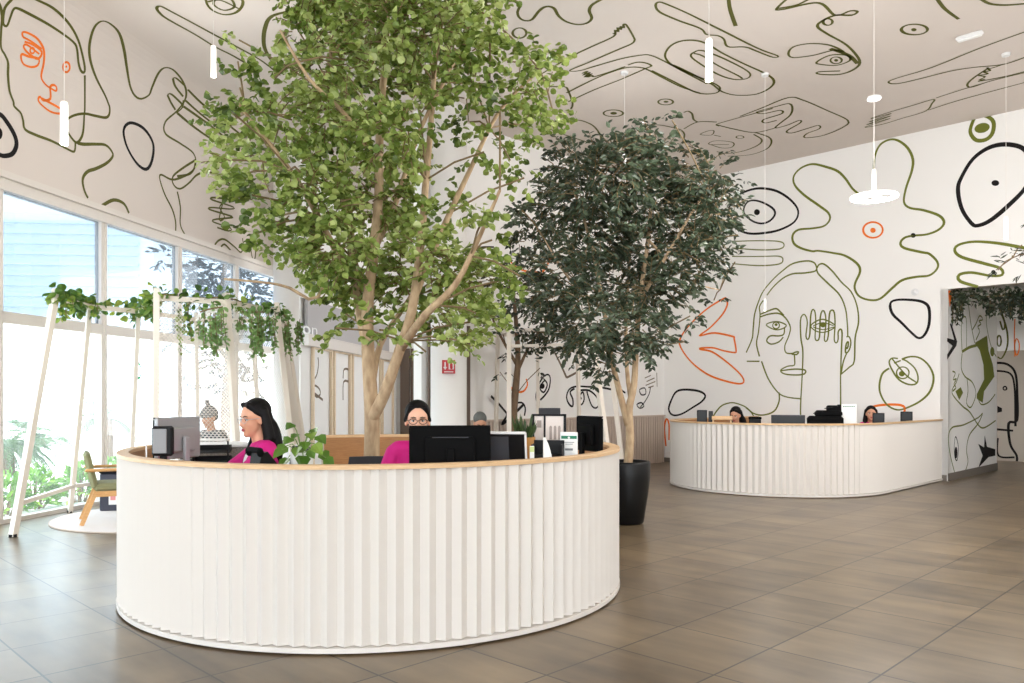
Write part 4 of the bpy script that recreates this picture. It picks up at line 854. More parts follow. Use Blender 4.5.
text('ion', .34, loc, 0, M['whiteplastic'], t, 'lettering', .01).scale = (2.4, 1, 1)
# fire sign on the round column
d = (Vector((0, 0, 0))-COLC); d.z = 0; d.normalize()
pc = COLC+d*.29; t = thing('fire_sign', 'small red fire extinguisher sign on the round white column', 'sign', (pc.x, pc.y, hitz(373.5, pc.y)), face_cam(pc))
hS = 13.5/F*pc.y; wS = 13/F*pc.y
mb = MB(); mb.box((0, -.008, hS/2), (wS, .012, hS)); mb.build('panel', M['red'], t)
mb = MB(); mb.bar((-wS*.27, -.016, hS*.85), (-wS*.27, -.016, hS*.35), wS*.1, .004, up=Vector((0, 1, 0)))
mb.add([(-wS*.42, -.017, hS*.48), (-wS*.12, -.017, hS*.48), (-wS*.27, -.017, hS*.26)], [[0, 1, 2]]); mb.build('arrow', M['whiteplastic'], t)
mb = MB(); mb.box((wS*.2, -.016, hS*.58), (wS*.4, .003, hS*.55)); mb.box((0, -.016, hS*.12), (wS*.7, .003, hS*.06)); mb.build('pictogram_field', M['whiteplastic'], t)
mb = MB(); mb.cap((wS*.2, -.018, hS*.42), (wS*.2, -.018, hS*.66), .022, .022); mb.build('pictogram', M['red'], t)

# ================================================================== LAMPS
def glow(t, z, power, r=.12):
    l = bpy.data.lights.new('lamp_light', 'POINT'); l.energy = power*.27; l.color = (1, .99, .98); l.specular_factor = .3; l.shadow_soft_size = r
    o = bpy.data.objects.new('lamp_light', l); COL.objects.link(o); o.location = (0, 0, z); o.parent = t
def tube_lamp(label, px, pyt, pyb, L, power, pos=None):
    if pos: p = Vector(pos)
    else: Y = L*F/(pyb-pyt); p = at(px, pyt, Y)
    t = thing('pendant_lamp', label, 'pendant lamp', (p.x, p.y, p.z-L), group=None)
    w = L*.085
    mb = MB(); mb.lathe([(w, 0.012), (w, L-.02), (w*.8, L), (0, L)], n=24); mb.build('shade', M['lampbody'], t, smooth=False)
    mb = MB(); mb.lathe([(0, .002), (w*.9, .002), (w*.95, .012), (w*.5, .02)], n=24); mb.build('diffuser', M['lamp'], t)
    mb = MB(); mb.tube([(0, 0, L), (0, 0, CEIL-p.z+L)], .003, 6); mb.build('cord', M['cord'], t)
    mb = MB(); mb.lathe([(.05, CEIL-p.z+L-.035), (.055, CEIL-p.z+L-.001)], n=20); mb.build('ceiling_rose', M['whiteplastic'], t)
    glow(t, -.16, power)
tube_lamp('white tube pendant lamp hanging in front of the large face painted above the windows', 64.2, 102, 145, .35, 110)
tube_lamp('white tube pendant lamp half hidden by the leftmost sprays of the big tree', 213.5, 46, 77, .35, 60)
tube_lamp('white tube pendant lamp hanging in front of the big looped drawing on the ceiling', 709, 39, 81, .35, 200)
tube_lamp('white tube pendant lamp in front of the thick black loop on the mural wall', 1006, 217, 239.5, .30, 60)
tube_lamp('thin white tube pendant lamp above the painted face on the mural wall', 765, 299, 311, .17, 15)
tube_lamp('white tube pendant lamp whose cord drops into the dark green tree', 624.5, 150, 172, .31, 60)
for lab, pos, pw in (('added fill pendant beyond the right edge of the view, over the open floor', (6.3, 4.6, 4.1), 330), ('added fill pendant far to the right, near the end of the mural wall', (9.2, 7.6, 4.1), 160),
                     ('added fill pendant above the viewpoint', (2.8, .8, 4.2), 110), ('added fill pendant behind the viewpoint on the window side', (-2.4, -.5, 4.2), 120), ('added fill pendant behind the viewpoint, deep in the hall', (2.5, -4.5, 4.2), 200)):
    tube_lamp(lab, 0, 0, 0, .35, pw, pos)  # unseen pendants added to brighten the mural wall and ceiling
# ring lamp
Y = 7.95; p = at(874, 197, Y); t = thing('ring_lamp', 'glowing white ring pendant lamp hanging on a long rod before the mural wall', 'pendant lamp', p)
R_ = 22/F*Y
mb = MB(); N = 48; vs = []; fs = []
pr = [(R_*.8, -.011), (R_, -.011), (R_*1.01, 0), (R_, .011), (R_*.8, .011), (R_*.79, 0)]
for k in range(N):
    a = 2*pi*k/N
    for r, z in pr: vs.append((r*math.cos(a), r*math.sin(a), z))
for k in range(N):
    for j in range(6): fs.append([k*6+j, k*6+(j+1) % 6, ((k+1) % N)*6+(j+1) % 6, ((k+1) % N)*6+j])
mb.add(vs, fs); mb.build('ring', M['lamp'], t); glow(t, -.2, 380, .2)
mb = MB()
for k in range(3): a = 2*pi*k/3+.3; mb.bar((0, 0, .015), (R_*.82*math.cos(a), R_*.82*math.sin(a), .005), .007)
mb.lathe([(.02, -.005), (.02, .04)], n=16); mb.build('spoke', M['lampbody'], t)
mb = MB(); mb.tube([(0, 0, .02), (0, 0, .27)], .018, 12); mb.build('stem', M['lampbody'], t)
mb = MB(); mb.tube([(0, 0, .27), (0, 0, CEIL-p.z)], .0035, 6); mb.build('cord', M['cord'], t)
zc = hitz(98.5, Y)-p.z; mb = MB(); mb.lathe([(.06, zc-.012), (.068, zc), (.06, zc+.018), (.01, zc+.022)], n=24); mb.build('canopy_disc', M['whiteplastic'], t)
# surface fitting on the ceiling
pc = hit(969.5, 34, Vector((0, 0, CEIL)), UPV); t = thing('emergency_light', 'short white emergency light fixed on the ceiling at upper right', 'light', (pc.x, pc.y, CEIL-.06))
a_ = hit(956, 38, Vector((0, 0, CEIL-.05)), UPV); b_ = hit(983, 30, Vector((0, 0, CEIL-.05)), UPV); rz_ = math.atan2(b_.y-a_.y, b_.x-a_.x)
mb = MB(); mb.box((0, 0, .035), ((b_-a_).length, .09, .05), rz=rz_, bev=.015); mb.build('housing', M['whiteplastic'], t)
mb = MB(); mb.box((0, 0, .005), ((b_-a_).length*.9, .06, .02), rz=rz_, bev=.008); mb.build('diffuser', M['paper'], t)
# small sensor on the mural wall
pw, nw = s_mural(915, 292); t = thing('wall_sensor', 'tiny white sensor on the mural wall above the black pebble outline', 'sensor', pw)
mb = MB(); mb.ell((0, 0, 0), (.05, .05, .05), 14, 8); mb.build('dome', M['whiteplastic'], t, smooth=True)
mb = MB(); mb.lathe([(.06, 0), (.06, .02)], n=16, T=Matrix.Rotation(math.atan2(nw.y, nw.x), 4, 'Z') @ Matrix.Rotation(pi/2, 4, 'Y')); mb.build('base', M['whiteplastic'], t)
# ================================================================== PEOPLE
def person(label, loc, fwd, s, skin='skin', top='magenta', hair='long', turn=0, pitch=0, glasses=False, blouse=True, elbow=None, wrist=None, trousers='darkcloth', hairm='hair', vox=.007, beanie=False):
    rz = math.atan2(-fwd[0], fwd[1]); t = thing('person', label, 'person', loc, rz)
    E = elbow or ((-.25, .1, s+.27), (.25, .1, s+.27)); Wr = wrist or ((-.13, .36, .80), (.15, .34, .80))
    Th = Matrix.Translation((0, .05, s+.725)) @ Matrix.Rotation(turn, 4, 'Z') @ Matrix.Rotation(-pitch, 4, 'X')
    b = MB()
    def torso(m, e):
        m.ell((0, 0, s+.09), (.165+e, .125+e, .115+e)); m.ell((0, .0, s+.22), (.135+e, .1+e, .15)); m.ell((0, .005, s+.39), (.158+e, .105+e, .15))
        m.cap((-.125, -.005, s+.515), (.125, -.005, s+.515), .058+e, .058+e); m.ell((0, -.005, s+.53), (.1+e, .065+e, .05+e))
    def arms(m, e, hand=True):
        for i, sx in enumerate((-1, 1)):
            sh = (sx*.158, -.005, s+.5); m.cap(sh, E[i], .05+e, .041+e); 
            w = Vector(Wr[i]); el = Vector(E[i]); m.cap(E[i], w if hand else el.lerp(w, .93), .041+e, .026+e*1.2)
            if hand:
                d = (w-el); d.z *= .3; d.normalize(); sd = Vector((d.y, -d.x, 0)); palm = w+d*.045
                R = Matrix.Translation(palm) @ Matrix.Rotation(math.atan2(d.y, d.x), 4, 'Z'); m.ell((0, 0, 0), (.05, .04, .015), T=R)
                for k, (o_, ln) in enumerate(((-.028, .06), (-.01, .072), (.01, .068), (.027, .052))):
                    p = palm+d*.04+sd*o_; q = p+d*ln*.55+Vector((0, 0, .004)); m.cap(p, q, .0088, .008, n=8); m.cap(q, q+d*ln*.45+Vector((0, 0, -.014)), .008, .007, n=8)
                p = palm-d*.01-sd*(.034*sx); q = p+d*.03-sd*(.024*sx); m.cap(p, q, .011, .0095, n=8); m.cap(q, q+d*.028, .0095, .008, n=8)
    def legs(m, e):
        for sx in (-1, 1):
            m.cap((sx*.085, .03, s+.075), (sx*.11, .43, s+.065), .078+e, .055+e); m.cap((sx*.11, .43, s+.06), (sx*.11, .4, .11), .054+e, .036+e)
    torso(b, 0); arms(b, 0); legs(b, -.004)
    for sx in (-1, 1): b.cap((sx*.11, .4, .1), (sx*.11, .5, .045), .035, .03)
    b.cap((0, .0, s+.53), (0, .035, s+.66), .052, .048)
    b.ell((0, -.01, .03), (.076, .092, .088), 20, 14, Th); b.ell((0, .025, -.04), (.06, .065, .08), 20, 14, Th); b.ell((0, .062, -.098), (.024, .024, .02), T=Th)
    b.cap((0, .08, .012), (0, .1, -.03), .008, .0115, T=Th, n=10); b.ell((0, .094, -.034), (.016, .012, .009), T=Th)
    for sx in (-1, 1):
        b.ell((sx*.034, .056, -.03), (.026, .026, .026), T=Th); b.ell((sx*.077, -.005, -.012), (.01, .02, .031), T=Th); b.ell((sx*.03, .066, .024), (.024, .012, .008), T=Th)
    b.build('body', M[skin], t, rem=vox, sm=3)
    c = MB(); torso(c, .014); arms(c, .013, False); c.build('blazer' if top == 'magenta' else 'jacket', M[top], t, rem=vox*1.1, sm=4)
    if blouse:
        c = MB(); c.ell((0, .062, s+.41), (.058, .062, .11)); c.ell((0, .07, s+.25), (.05, .058, .12)); c.build('blouse', M['blouse'], t, rem=.008, sm=3)
    c = MB(); legs(c, .012); c.ell((0, .01, s+.075), (.18, .14, .1)); c.build('trousers', M[trousers], t, rem=.011, sm=3)
    for sx in (-1, 1):
        c = MB(); c.ell((sx*.11, .46, .042), (.045, .12, .04)); c.box((sx*.11, .46, .008), (.08, .23, .015), bev=.006); c.build('shoe', M['softblack'], t, smooth=True)
    h = MB()
    h.ell((0, -.03, .052), (.087, .098, .088), 20, 14, Th)
    if hair == 'long':
        h.ell((0, -.07, -.06), (.088, .06, .17), 18, 12, Th)
        for sx in (-1, 1):
            h.cap((sx*.072, -.035, .05), (sx*.09, -.05, -.13), .032, .04, T=Th); h.cap((sx*.09, -.045, -.13), (sx*.105, .055, -.33), .036, .022, T=Th); h.cap((sx*.035, .045, .1), (sx*.08, -.015, .03), .02, .018, T=Th)
        h.ell((0, -.1, -.18), (.13, .06, .19), 18, 12, Th)
    elif hair == 'bun':
        h.ell((0, -.115, .02), (.05, .04, .05), T=Th)
        for sx in (-1, 1): h.cap((sx*.05, .045, .09), (sx*.08, .0, .0), .018, .016, T=Th)
    if beanie:
        h = MB(); h.ell((0, -.03, .0), (.083, .09, .06), T=Th); h.build('hair', M[hairm], t, rem=.006)
        h = MB(); h.ell((0, -.015, .06), (.092, .105, .088), T=Th); h.lathe([(.085, -.012), (.1, -.012), (.102, .03), (.09, .034)], T=Th @ Matrix.Translation((0, -.012, .03)) @ Matrix.Scale(1.08, 4, (0, 1, 0))); h.cap((0, -.02, .13), (0, -.02, .19), .022, .032, T=Th); h.build('knitted_hat', M['stripe'], t, rem=.007, sm=2)
    else: h.build('hair', M[hairm], t, rem=.006, sm=4)
    for sx in (-1, 1):
        e = MB(); e.ell((sx*.031, .069, .002), (.0145, .009, .0075), 12, 8, Th); eo = e.build('eye', M['eyewhite'], t, smooth=True)
        e = MB(); e.ell((sx*.031, .0755, .002), (.0068, .0035, .0068), 10, 6, Th); e.build('iris', M['iris'], eo)
        e = MB(); e.tube([Th @ Vector(p) for p in ((sx*.012, .084, .022), (sx*.03, .081, .028), (sx*.05, .068, .023))], [.003, .0034, .002], 6); e.build('eyebrow', M['hair'], t)
        e = MB(); e.tube([Th @ Vector(p) for p in ((sx*.016, .077, .008), (sx*.031, .079, .011), (sx*.046, .071, .006))], .0016, 5); e.build('eyelash', M['hair'], t)
    e = MB(); e.ell((0, .0885, -.059), (.02, .007, .005), 12, 8, Th); e.ell((0, .087, -.068), (.019, .008, .0055), 12, 8, Th); e.build('lips', M['lip'], t, smooth=True)
    if glasses:
        e = MB()
        for sx in (-1, 1):
            e.tube([Th @ Vector((sx*.033+.027*math.cos(a), .0955-.25*abs(.027*math.cos(a)+sx*.033)*.5+.0, .0+.019*math.sin(a))) for a in (2*pi*k/16 for k in range(17))], .0022 if glasses == 'dark' else .0014, 6, cap=False)
            e.tube([Th @ Vector(p) for p in ((sx*.06, .088, .004), (sx*.08, .03, .006), (sx*.082, -.02, .0))], .002, 6)
        e.tube([Th @ Vector(p) for p in ((-.007, .094, .004), (0, .099, .006), (.007, .094, .004))], .002, 6)
        e.build('glasses', M['blackplastic' if glasses == 'dark' else 'silver'], t)
    return t
def seat_at(px, py_eye, Y, fwd):
    f = Vector((fwd[0], fwd[1], 0)).normalized(); h = Vector(((px-CX)/F*Y, Y, 0)); return h-f*.05, hitz(py_eye, Y)-.727, f
l1, s1, f1 = seat_at(254, 418.5, 5.35, (-.86, -.5))
person('smiling woman with long black hair and magenta blazer, left in the round counter', l1, f1, s1, hair='long', turn=.28, pitch=.12, glasses='thin', elbow=((-.26, .2, s1+.36), (.26, .2, s1+.33)), wrist=((-.2, .42, s1+.42), (.12, .42, s1+.40)))
l2, s2, f2 = seat_at(417.5, 420, 5.4, (.1, -.99))
person('woman in dark glasses and a magenta blazer, hair tied back, behind the large black monitor', l2, f2, s2, skin='skin2', hair='bun', turn=.06, pitch=.06, glasses='dark', blouse=False)
l3, s3, f3 = seat_at(209, 417.5, 9.4, (-.45, -.9))
person('person in knitted hat and striped jacket sitting beyond the letter trays', l3, f3, s3, top='stripe', hair='short', hairm='greyhair', beanie=True, blouse=False, pitch=.25, vox=.011, wrist=((-.1, .34, s3+.22), (.12, .34, s3+.22)))
l4, s4, f4 = seat_at(480, 423, 10.2, (.2, -.98))
person('grey-haired person with bowed head, far behind the large black monitor', l4, f4, s4, top='darkcloth', hair='short', hairm='greyhair', blouse=False, pitch=.55, vox=.011, wrist=((-.1, .34, s4+.2), (.12, .34, s4+.2)))
l5, s5, f5 = seat_at(735.5, 415, 12.9, (-.6, -.8))
person('black-haired receptionist looking down at the left part of the far counter', l5, f5, s5, top='darkcloth', hair='long', pitch=.35, vox=.011)
l6, s6, f6 = seat_at(871, 413.5, 13.6, (-.35, -.93))
person('dark-haired receptionist in red behind the small monitor at the right of the far counter', l6, f6, s6, top='magenta', hair='long', pitch=.05, vox=.011)
ch = office_chair('dark grey mesh office chair of the woman in dark glasses', l2-f2*.02, math.atan2(-f2.x, f2.y), s2-.03)
for lab, l, f, s in (('office chair of the woman with long black hair', l1, f1, s1), ('office chair of the black-haired receptionist at the far counter', l5, f5, s5), ('office chair of the receptionist in red at the far counter', l6, f6, s6),
                     ('chair of the person in the knitted hat', l3, f3, s3), ('chair of the grey-haired person far behind', l4, f4, s4)):
    c = office_chair(lab, (l.x, l.y, s-s2), math.atan2(-f.x, f.y), src=ch)
    c.location = (l.x, l.y, 0); c.scale = (1, 1, (s-.03)/(s2-.03))
# empty grey chair left of the woman in glasses
px_ = at(371, 450, 5.75); office_chair('empty dark grey office chair at the left shoulder of the woman in dark glasses', (px_.x, px_.y+.0, 0), pi+.2, src=ch).scale = (.8, .8, .93)

# ================================================================== PLANTS
def rnd(a, b): return random.uniform(a, b)
def rdir():
    z = rnd(-1, 1); a = rnd(0, 2*pi); r = math.sqrt(1-z*z); return Vector((r*math.cos(a), r*math.sin(a), z))
ROUND = [(.12, .30), (.45, .52), (.8, .36)]
OVAL = [(.15, .26), (.4, .40), (.75, .22)]
def leaf(mb, p, d, nrm, L, Wd, shape, fold=.25):
    d = d.normalized(); s = d.cross(nrm); s = s.normalized() if s.length > 1e-3 else d.orthogonal().normalized(); n = s.cross(d).normalized()
    vs = [p]; 
    for t_, w in shape: vs.append(p+d*(L*t_)+s*(Wd*w)+n*(Wd*w*fold))
    vs.append(p+d*L-n*L*.08)
    for t_, w in reversed(shape): vs.append(p+d*(L*t_)-s*(Wd*w)+n*(Wd*w*fold))
    mb.add(vs, [[0, 1, 2, 3, 4], [0, 4, 5, 6, 7]])
def spray(mb, tw, p, d, length, L, Wd, shape, gap, droop=.5):
    """a drooping twig with alternate leaves"""
    n = max(3, int(length/gap)); pts = [p]; d = d.normalized()
    for i in range(n):
        d = (d+Vector((rnd(-.12, .12), rnd(-.12, .12), -droop*.12))).normalized(); q = pts[-1]+d*gap; pts.append(q)
        sd = d.cross(UPV); sd = sd.normalized() if sd.length > .05 else rdir()
        for sg in (1, -1):
            if random.random() < .12: continue
            ld = (d*.55+sd*sg*.75+rdir()*.35+Vector((0, 0, -.25*droop))).normalized()
            nn = (UPV*.8+rdir()*.8).normalized(); k = rnd(.75, 1.15)
            leaf(mb, q+rdir()*.01, ld, nn, L*k, Wd*k, shape)
    if tw is not None and n > 3: tw.tube(pts[::3]+[pts[-1]], [.006]+[.004]*(len(pts[::3])), 4, cap=False)
def crown(mb, tw, clusters, Yc, spread, skel, L, Wd, shape, gap, dens, droop, wig=.8):
    for cl in clusters:
        px, py, r = cl[:3]; dn = cl[3] if len(cl) > 3 else 1
        Y = Yc+(rnd(-1, 1)*spread if len(cl) < 5 else cl[4]); c = at(px, py, Y); R = r/F*Y
        if skel:
            k = min(skel, key=lambda q: (q-c).length+max(0, q.z-c.z)*1.5); m = k.lerp(c, .5)+Vector((0, 0, .03))
            tw.tube(crom([k, m, c], step=.2)[::3]+[c], [.011]*0 or .0075, 5, cap=False)
        else: k = c
        out = c-k; out.z *= .3; out = out.normalized() if out.length > .01 else rdir()
        n = int(dens*dn*(r/30)**2*11)
        for i in range(max(2, n)):
            o = rdir()*R*.75*rnd(.2, 1)**.5; p = c+o-out*R*.2; dr = (o.normalized()*.7+out*.5+rdir()*wig+Vector((0, 0, .1))).normalized()
            spray(mb, tw, p, dr, R*rnd(.55, 1.0), L, Wd, shape, gap, droop)
def trunk_tubes(mb, lines):
    sk = []
    for pts, r0, r1 in lines:
        P = [at(*p) if isinstance(p, tuple) else p for p in pts]; cp = [Vector(q) for q in crom([tuple(p) for p in P])]
        n = len(cp); mb.tube(cp, [r0+(r1-r0)*i/(n-1) for i in range(n)], 10); sk += cp[n//3::4]
    return sk
# ---- big pale green tree standing in the ring of the counter
random.seed(11)
YT = 6.25; base = Vector((-1.13, YT, 0))
M['leaf1'] = leaf_mat('pale green round leaf', [(.1, (66, 86, 32)), (.35, (110, 132, 56)), (.58, (152, 170, 86)), (.78, (194, 206, 132)), (.95, (218, 226, 172))], .35)
t = thing('indoor_tree', 'big pale green round-leaved tree rising from inside the round counter to the ceiling', 'tree', base)
tb = MB(); bw = MB()
sk = trunk_tubes(tb, [([base, (372, 440, YT), (371, 400, YT), (368, 350, YT), (368, 300, YT), (374, 250, YT-.05), (379, 190, YT), (380, 120, YT), (386, 50, YT+.1), (388, -30, YT+.1)], .066, .02)])
tb.build('trunk', M['bark'], t, smooth=True, world=True)
tb2 = []
for nm, pts, r0, r1 in (
    (1, [(371, 420, YT), (384, 395, YT-.1), (398, 355, YT-.2), (412, 310, YT-.3), (420, 250, YT-.3), (426, 180, YT-.2), (432, 110, YT-.1), (436, 30, YT)], .05, .016),
    (2, [(367, 340, YT), (360, 310, YT+.2), (355, 270, YT+.3), (348, 210, YT+.4), (340, 130, YT+.5), (330, 50, YT+.6)], .05, .014),
    (3, [(400, 350, YT-.2), (425, 315, YT-.5), (455, 285, YT-.6), (478, 240, YT-.7), (500, 190, YT-.8)], .035, .01),
    (4, [(413, 300, YT-.3), (440, 235, YT-.1), (470, 170, YT), (500, 110, YT), (540, 70, YT-.1)], .03, .008),
    (5, [(355, 280, YT+.3), (330, 240, YT-.2), (312, 205, YT-.4), (290, 170, YT-.5), (255, 125, YT-.5), (232, 95, YT-.5)], .032, .009),
    (6, [(372, 385, YT), (380, 345, YT+.1), (402, 310, YT+.2), (425, 275, YT+.3)], .03, .014),
    (7, [(374, 250, YT), (395, 205, YT+.2), (420, 130, YT+.3), (455, 60, YT+.4), (480, 0, YT+.5)], .026, .009),
    (8, [(340, 240, YT), (318, 297, YT-.5), (290, 288, YT-.6), (269, 283, YT-.7), (224, 279, YT-.8)], .014, .007),
    (9, [(379, 170, YT), (350, 120, YT-.4), (310, 80, YT-.6), (280, 30, YT-.7)], .022, .008)):
    b_ = MB(); k_ = trunk_tubes(b_, [(pts, r0, r1)]); sk += [] if nm == 8 else k_; b_.build('branch', M['bark'], t, smooth=True, world=True)
lf = MB()
CL1 = [(226, 132, 20, 1.2), (214, 120, 11, 1.2), (232, 112, 14, 1.2), (238, 62, 10, .8), (239, 40, 6, .7), (240, 88, 15, 1), (258, 112, 16), (250, 140, 14), (222, 180, 14), (232, 160, 24), (250, 195, 26), (268, 148, 24), (292, 120, 30), (275, 78, 22, .8), (310, 72, 30), (298, 30, 24), (330, 18, 34), (345, 60, 36), (328, 112, 36), (362, 100, 34), (300, 172, 30), (322, 202, 34), (345, 158, 36), (282, 215, 24), (250, 236, 12), (272, 240, 16), (300, 245, 28), (335, 240, 38), (370, 205, 36), (388, 135, 38), (394, 75, 38), (380, 20, 40), (420, 15, 40), (432, 60, 34), (420, 110, 26), (408, 165, 28),
       (455, 30, 34), (482, 12, 24), (490, 42, 24, .8), (470, 78, 28), (508, 62, 24, .8), (536, 52, 20), (528, 92, 24), (553, 66, 14, .9), (500, 112, 24, .8), (552, 108, 20, 1.2), (530, 126, 20, 1.1), (470, 122, 20, .7), (484, 152, 20, .7), (510, 160, 18), (524, 178, 12), (395, 215, 30), (425, 222, 24), (458, 206, 18), (484, 216, 14, 1.2), (492, 240, 10), (362, 268, 36), (334, 280, 30), (310, 262, 20), (346, 314, 18), (396, 270, 32), (402, 312, 22), (432, 252, 30), (458, 270, 32), (482, 282, 28), (502, 280, 20), (520, 276, 10), (440, 308, 28), (470, 322, 26), (488, 318, 20), (458, 340, 14), (474, 346, 12), (380, 330, 16), (426, 352, 8), (336, 328, 10), (300, 262, 16)]
CL1 += [(300, -28, 40), (350, -35, 45), (400, -40, 45), (450, -35, 42), (500, -25, 32), (330, -80, 40), (400, -90, 45), (460, -80, 40)]
crown(lf, bw, CL1, YT, 1.0, sk, .056, .055, ROUND, .042, 3.3, .95)
bw.build('branch_work', M['twig'], t, world=True); lf.build('foliage', M['leaf1'], t, world=True)
# ---- dark tree in black planter
random.seed(5)
Y2 = 8.95; pc = Vector((1.29, Y2, 0))
tp = thing('tree_planter', 'tall tapering glossy black planter right of the round counter', 'planter', pc)
mb = MB(); mb.lathe([(.17, 0), (.19, .02), (.235, .3), (.262, .52), (.265, .68), (.255, .70), (.235, .70), (.23, .62), (0, .62)], n=40); mb.build('pot', M['pot'], tp, smooth=True)
mb = MB(); mb.lathe([(.228, .62), (.2, .64), (.0, .65)], n=24); mb.build('soil', mat('potting soil', (52, 40, 32), .95), tp)
M['leaf2'] = leaf_mat('dark ficus leaf', [(0, (30, 42, 28)), (.5, (66, 79, 58)), (.85, (100, 113, 90)), (1, (136, 146, 124))], .15, .35)
t = thing('indoor_tree', 'dark green small-leaved tree growing in the tall black planter', 'tree', pc+Vector((0, 0, .645)))
tb = MB(); bw = MB(); q0 = pc+Vector((.01, 0, .6))
sk = trunk_tubes(tb, [([q0, (630, 440, Y2), (629, 410, Y2), (634, 385, Y2), (636, 350, Y2), (640, 300, Y2), (648, 240, Y2), (652, 180, Y2), (650, 130, Y2)], .055, .012)])
tb.build('trunk', M['bark'], t, smooth=True, world=True)
for pts, r0, r1 in (([(628, 425, Y2), (619, 390, Y2), (612, 360, Y2-.1), (604, 310, Y2-.2), (590, 240, Y2-.2), (570, 180, Y2-.2)], .042, .01), ([(631, 400, Y2+.05), (627, 370, Y2+.2), (626, 320, Y2+.3), (630, 250, Y2+.3), (626, 170, Y2+.4)], .03, .008), ([(640, 300, Y2), (670, 250, Y2-.2), (700, 200, Y2-.3), (722, 180, Y2-.3)], .024, .007), ([(604, 310, Y2-.2), (570, 280, Y2-.3), (545, 240, Y2-.3)], .022, .007), ([(648, 240, Y2), (690, 280, Y2+.2), (720, 290, Y2+.3)], .018, .006)):
    b_ = MB(); sk += trunk_tubes(b_, [(pts, r0, r1)]); b_.build('branch', M['bark'], t, smooth=True, world=True)
lf = MB()
CL2 = [(548, 205, 30), (530, 235, 26), (522, 210, 14), (562, 165, 26), (590, 185, 36), (622, 165, 34), (602, 230, 38), (562, 268, 36), (545, 300, 26), (652, 190, 36), (650, 150, 24), (640, 132, 14), (655, 122, 7, 1.0), (672, 120, 5), (690, 178, 32), (714, 172, 20), (733, 185, 14), (720, 215, 26), (738, 235, 10), (692, 225, 36), (652, 240, 36), (622, 280, 38), (660, 290, 34), (700, 262, 28), (728, 268, 10), (592, 318, 36), (632, 328, 32), (662, 338, 16), (690, 316, 10), (684, 342, 7), (572, 342, 22), (600, 362, 18), (594, 378, 8), (714, 300, 8), (652, 356, 9), (735, 262, 7), (585, 148, 14), (610, 140, 10), (535, 265, 20)]
crown(lf, bw, CL2, Y2, 1.0, sk, .082, .056, OVAL, .044, 4.6, .7)
bw.build('branch_work', M['twig'], t, world=True); lf.build('foliage', M['leaf2'], t, world=True)
# ---- dim dark tree before the back wall
random.seed(8)
Y3 = 12.75; b3 = Vector((.05, Y3, 0)); M['leaf3'] = leaf_mat('very dark leaf', [(0, (22, 30, 22)), (.6, (44, 56, 38)), (1, (78, 88, 60))], .12, .45)
tp = thing('tree_planter', 'planter of the dim tree inside the second pergola', 'planter', b3); mb = MB(); mb.lathe([(.2, 0), (.26, .5), (.24, .5), (.23, .44), (0, .44)], n=28); mb.build('pot', M['dkgrey'], tp, smooth=True)
t = thing('indoor_tree', 'dim dark-leaved tree inside the second pergola, behind the round counter', 'tree', b3+Vector((0, 0, .44)))
tb = MB(); bw = MB(); sk = trunk_tubes(tb, [([b3+Vector((0, 0, .4)), (513, 420, Y3), (516, 385, Y3), (518, 355, Y3), (515, 310, Y3), (510, 270, Y3)], .08, .02), ([(516, 375, Y3), (530, 345, Y3), (548, 320, Y3)], .03, .01), ([(517, 365, Y3), (500, 335, Y3), (485, 300, Y3)], .03, .01)])
tb.build('trunk', M['barkdark'], t, smooth=True, world=True); lf = MB()
crown(lf, bw, [(500, 272, 22), (520, 296, 24), (546, 290, 16), (498, 318, 22), (530, 322, 22), (556, 312, 12), (520, 352, 15, .8), (540, 368, 8, .7), (500, 372, 8, .5), (560, 340, 12, .8)], Y3, .4, sk, .1, .06, OVAL, .06, 3.5, .7)
bw.build('branch_work', M['barkdark'], t, world=True); lf.build('foliage', M['leaf3'], t, world=True)
# ---- tree at the right edge of the view
random.seed(21)
Y4 = 9.6; b4 = Vector(((1075-CX)/F*Y4, Y4, 0)); tp = thing('tree_planter', 'planter just beyond the right edge, under the overhanging leafy twig', 'planter', b4); mb = MB(); mb.lathe([(.2, 0), (.27, .6), (.25, .6), (.24, .54), (0, .54)], n=28); mb.build('pot', M['pot'], tp, smooth=True)
t = thing('indoor_tree', 'narrow-leaved tree at the right edge, only a leafy twig reaching into view', 'tree', b4+Vector((0, 0, .54)))
tb = MB(); bw = MB(); sk = trunk_tubes(tb, [([b4+Vector((0, 0, .5)), (1074, 380, Y4), (1070, 300, Y4), (1066, 230, Y4)], .05, .02), ([(1070, 290, Y4), (1045, 266, Y4), (1022, 254, Y4), (996, 270, Y4)], .014, .004)])
tb.build('trunk', M['barkdark'], t, smooth=True, world=True); lf = MB()
crown(lf, bw, [(1022, 245, 10, 1.2, 0), (1012, 258, 10, 1.2, 0), (998, 270, 7, 1.2, 0), (1026, 268, 9, 1, 0), (1040, 250, 16, 1, 0), (1060, 225, 26, 1, .2), (1080, 240, 26, 1, -.2)], Y4, .3, sk, .1, .022, OVAL, .04, 1.4, .7)
bw.build('branch_work', M['twig'], t, world=True); lf.build('foliage', M['leaf3'], t, world=True)
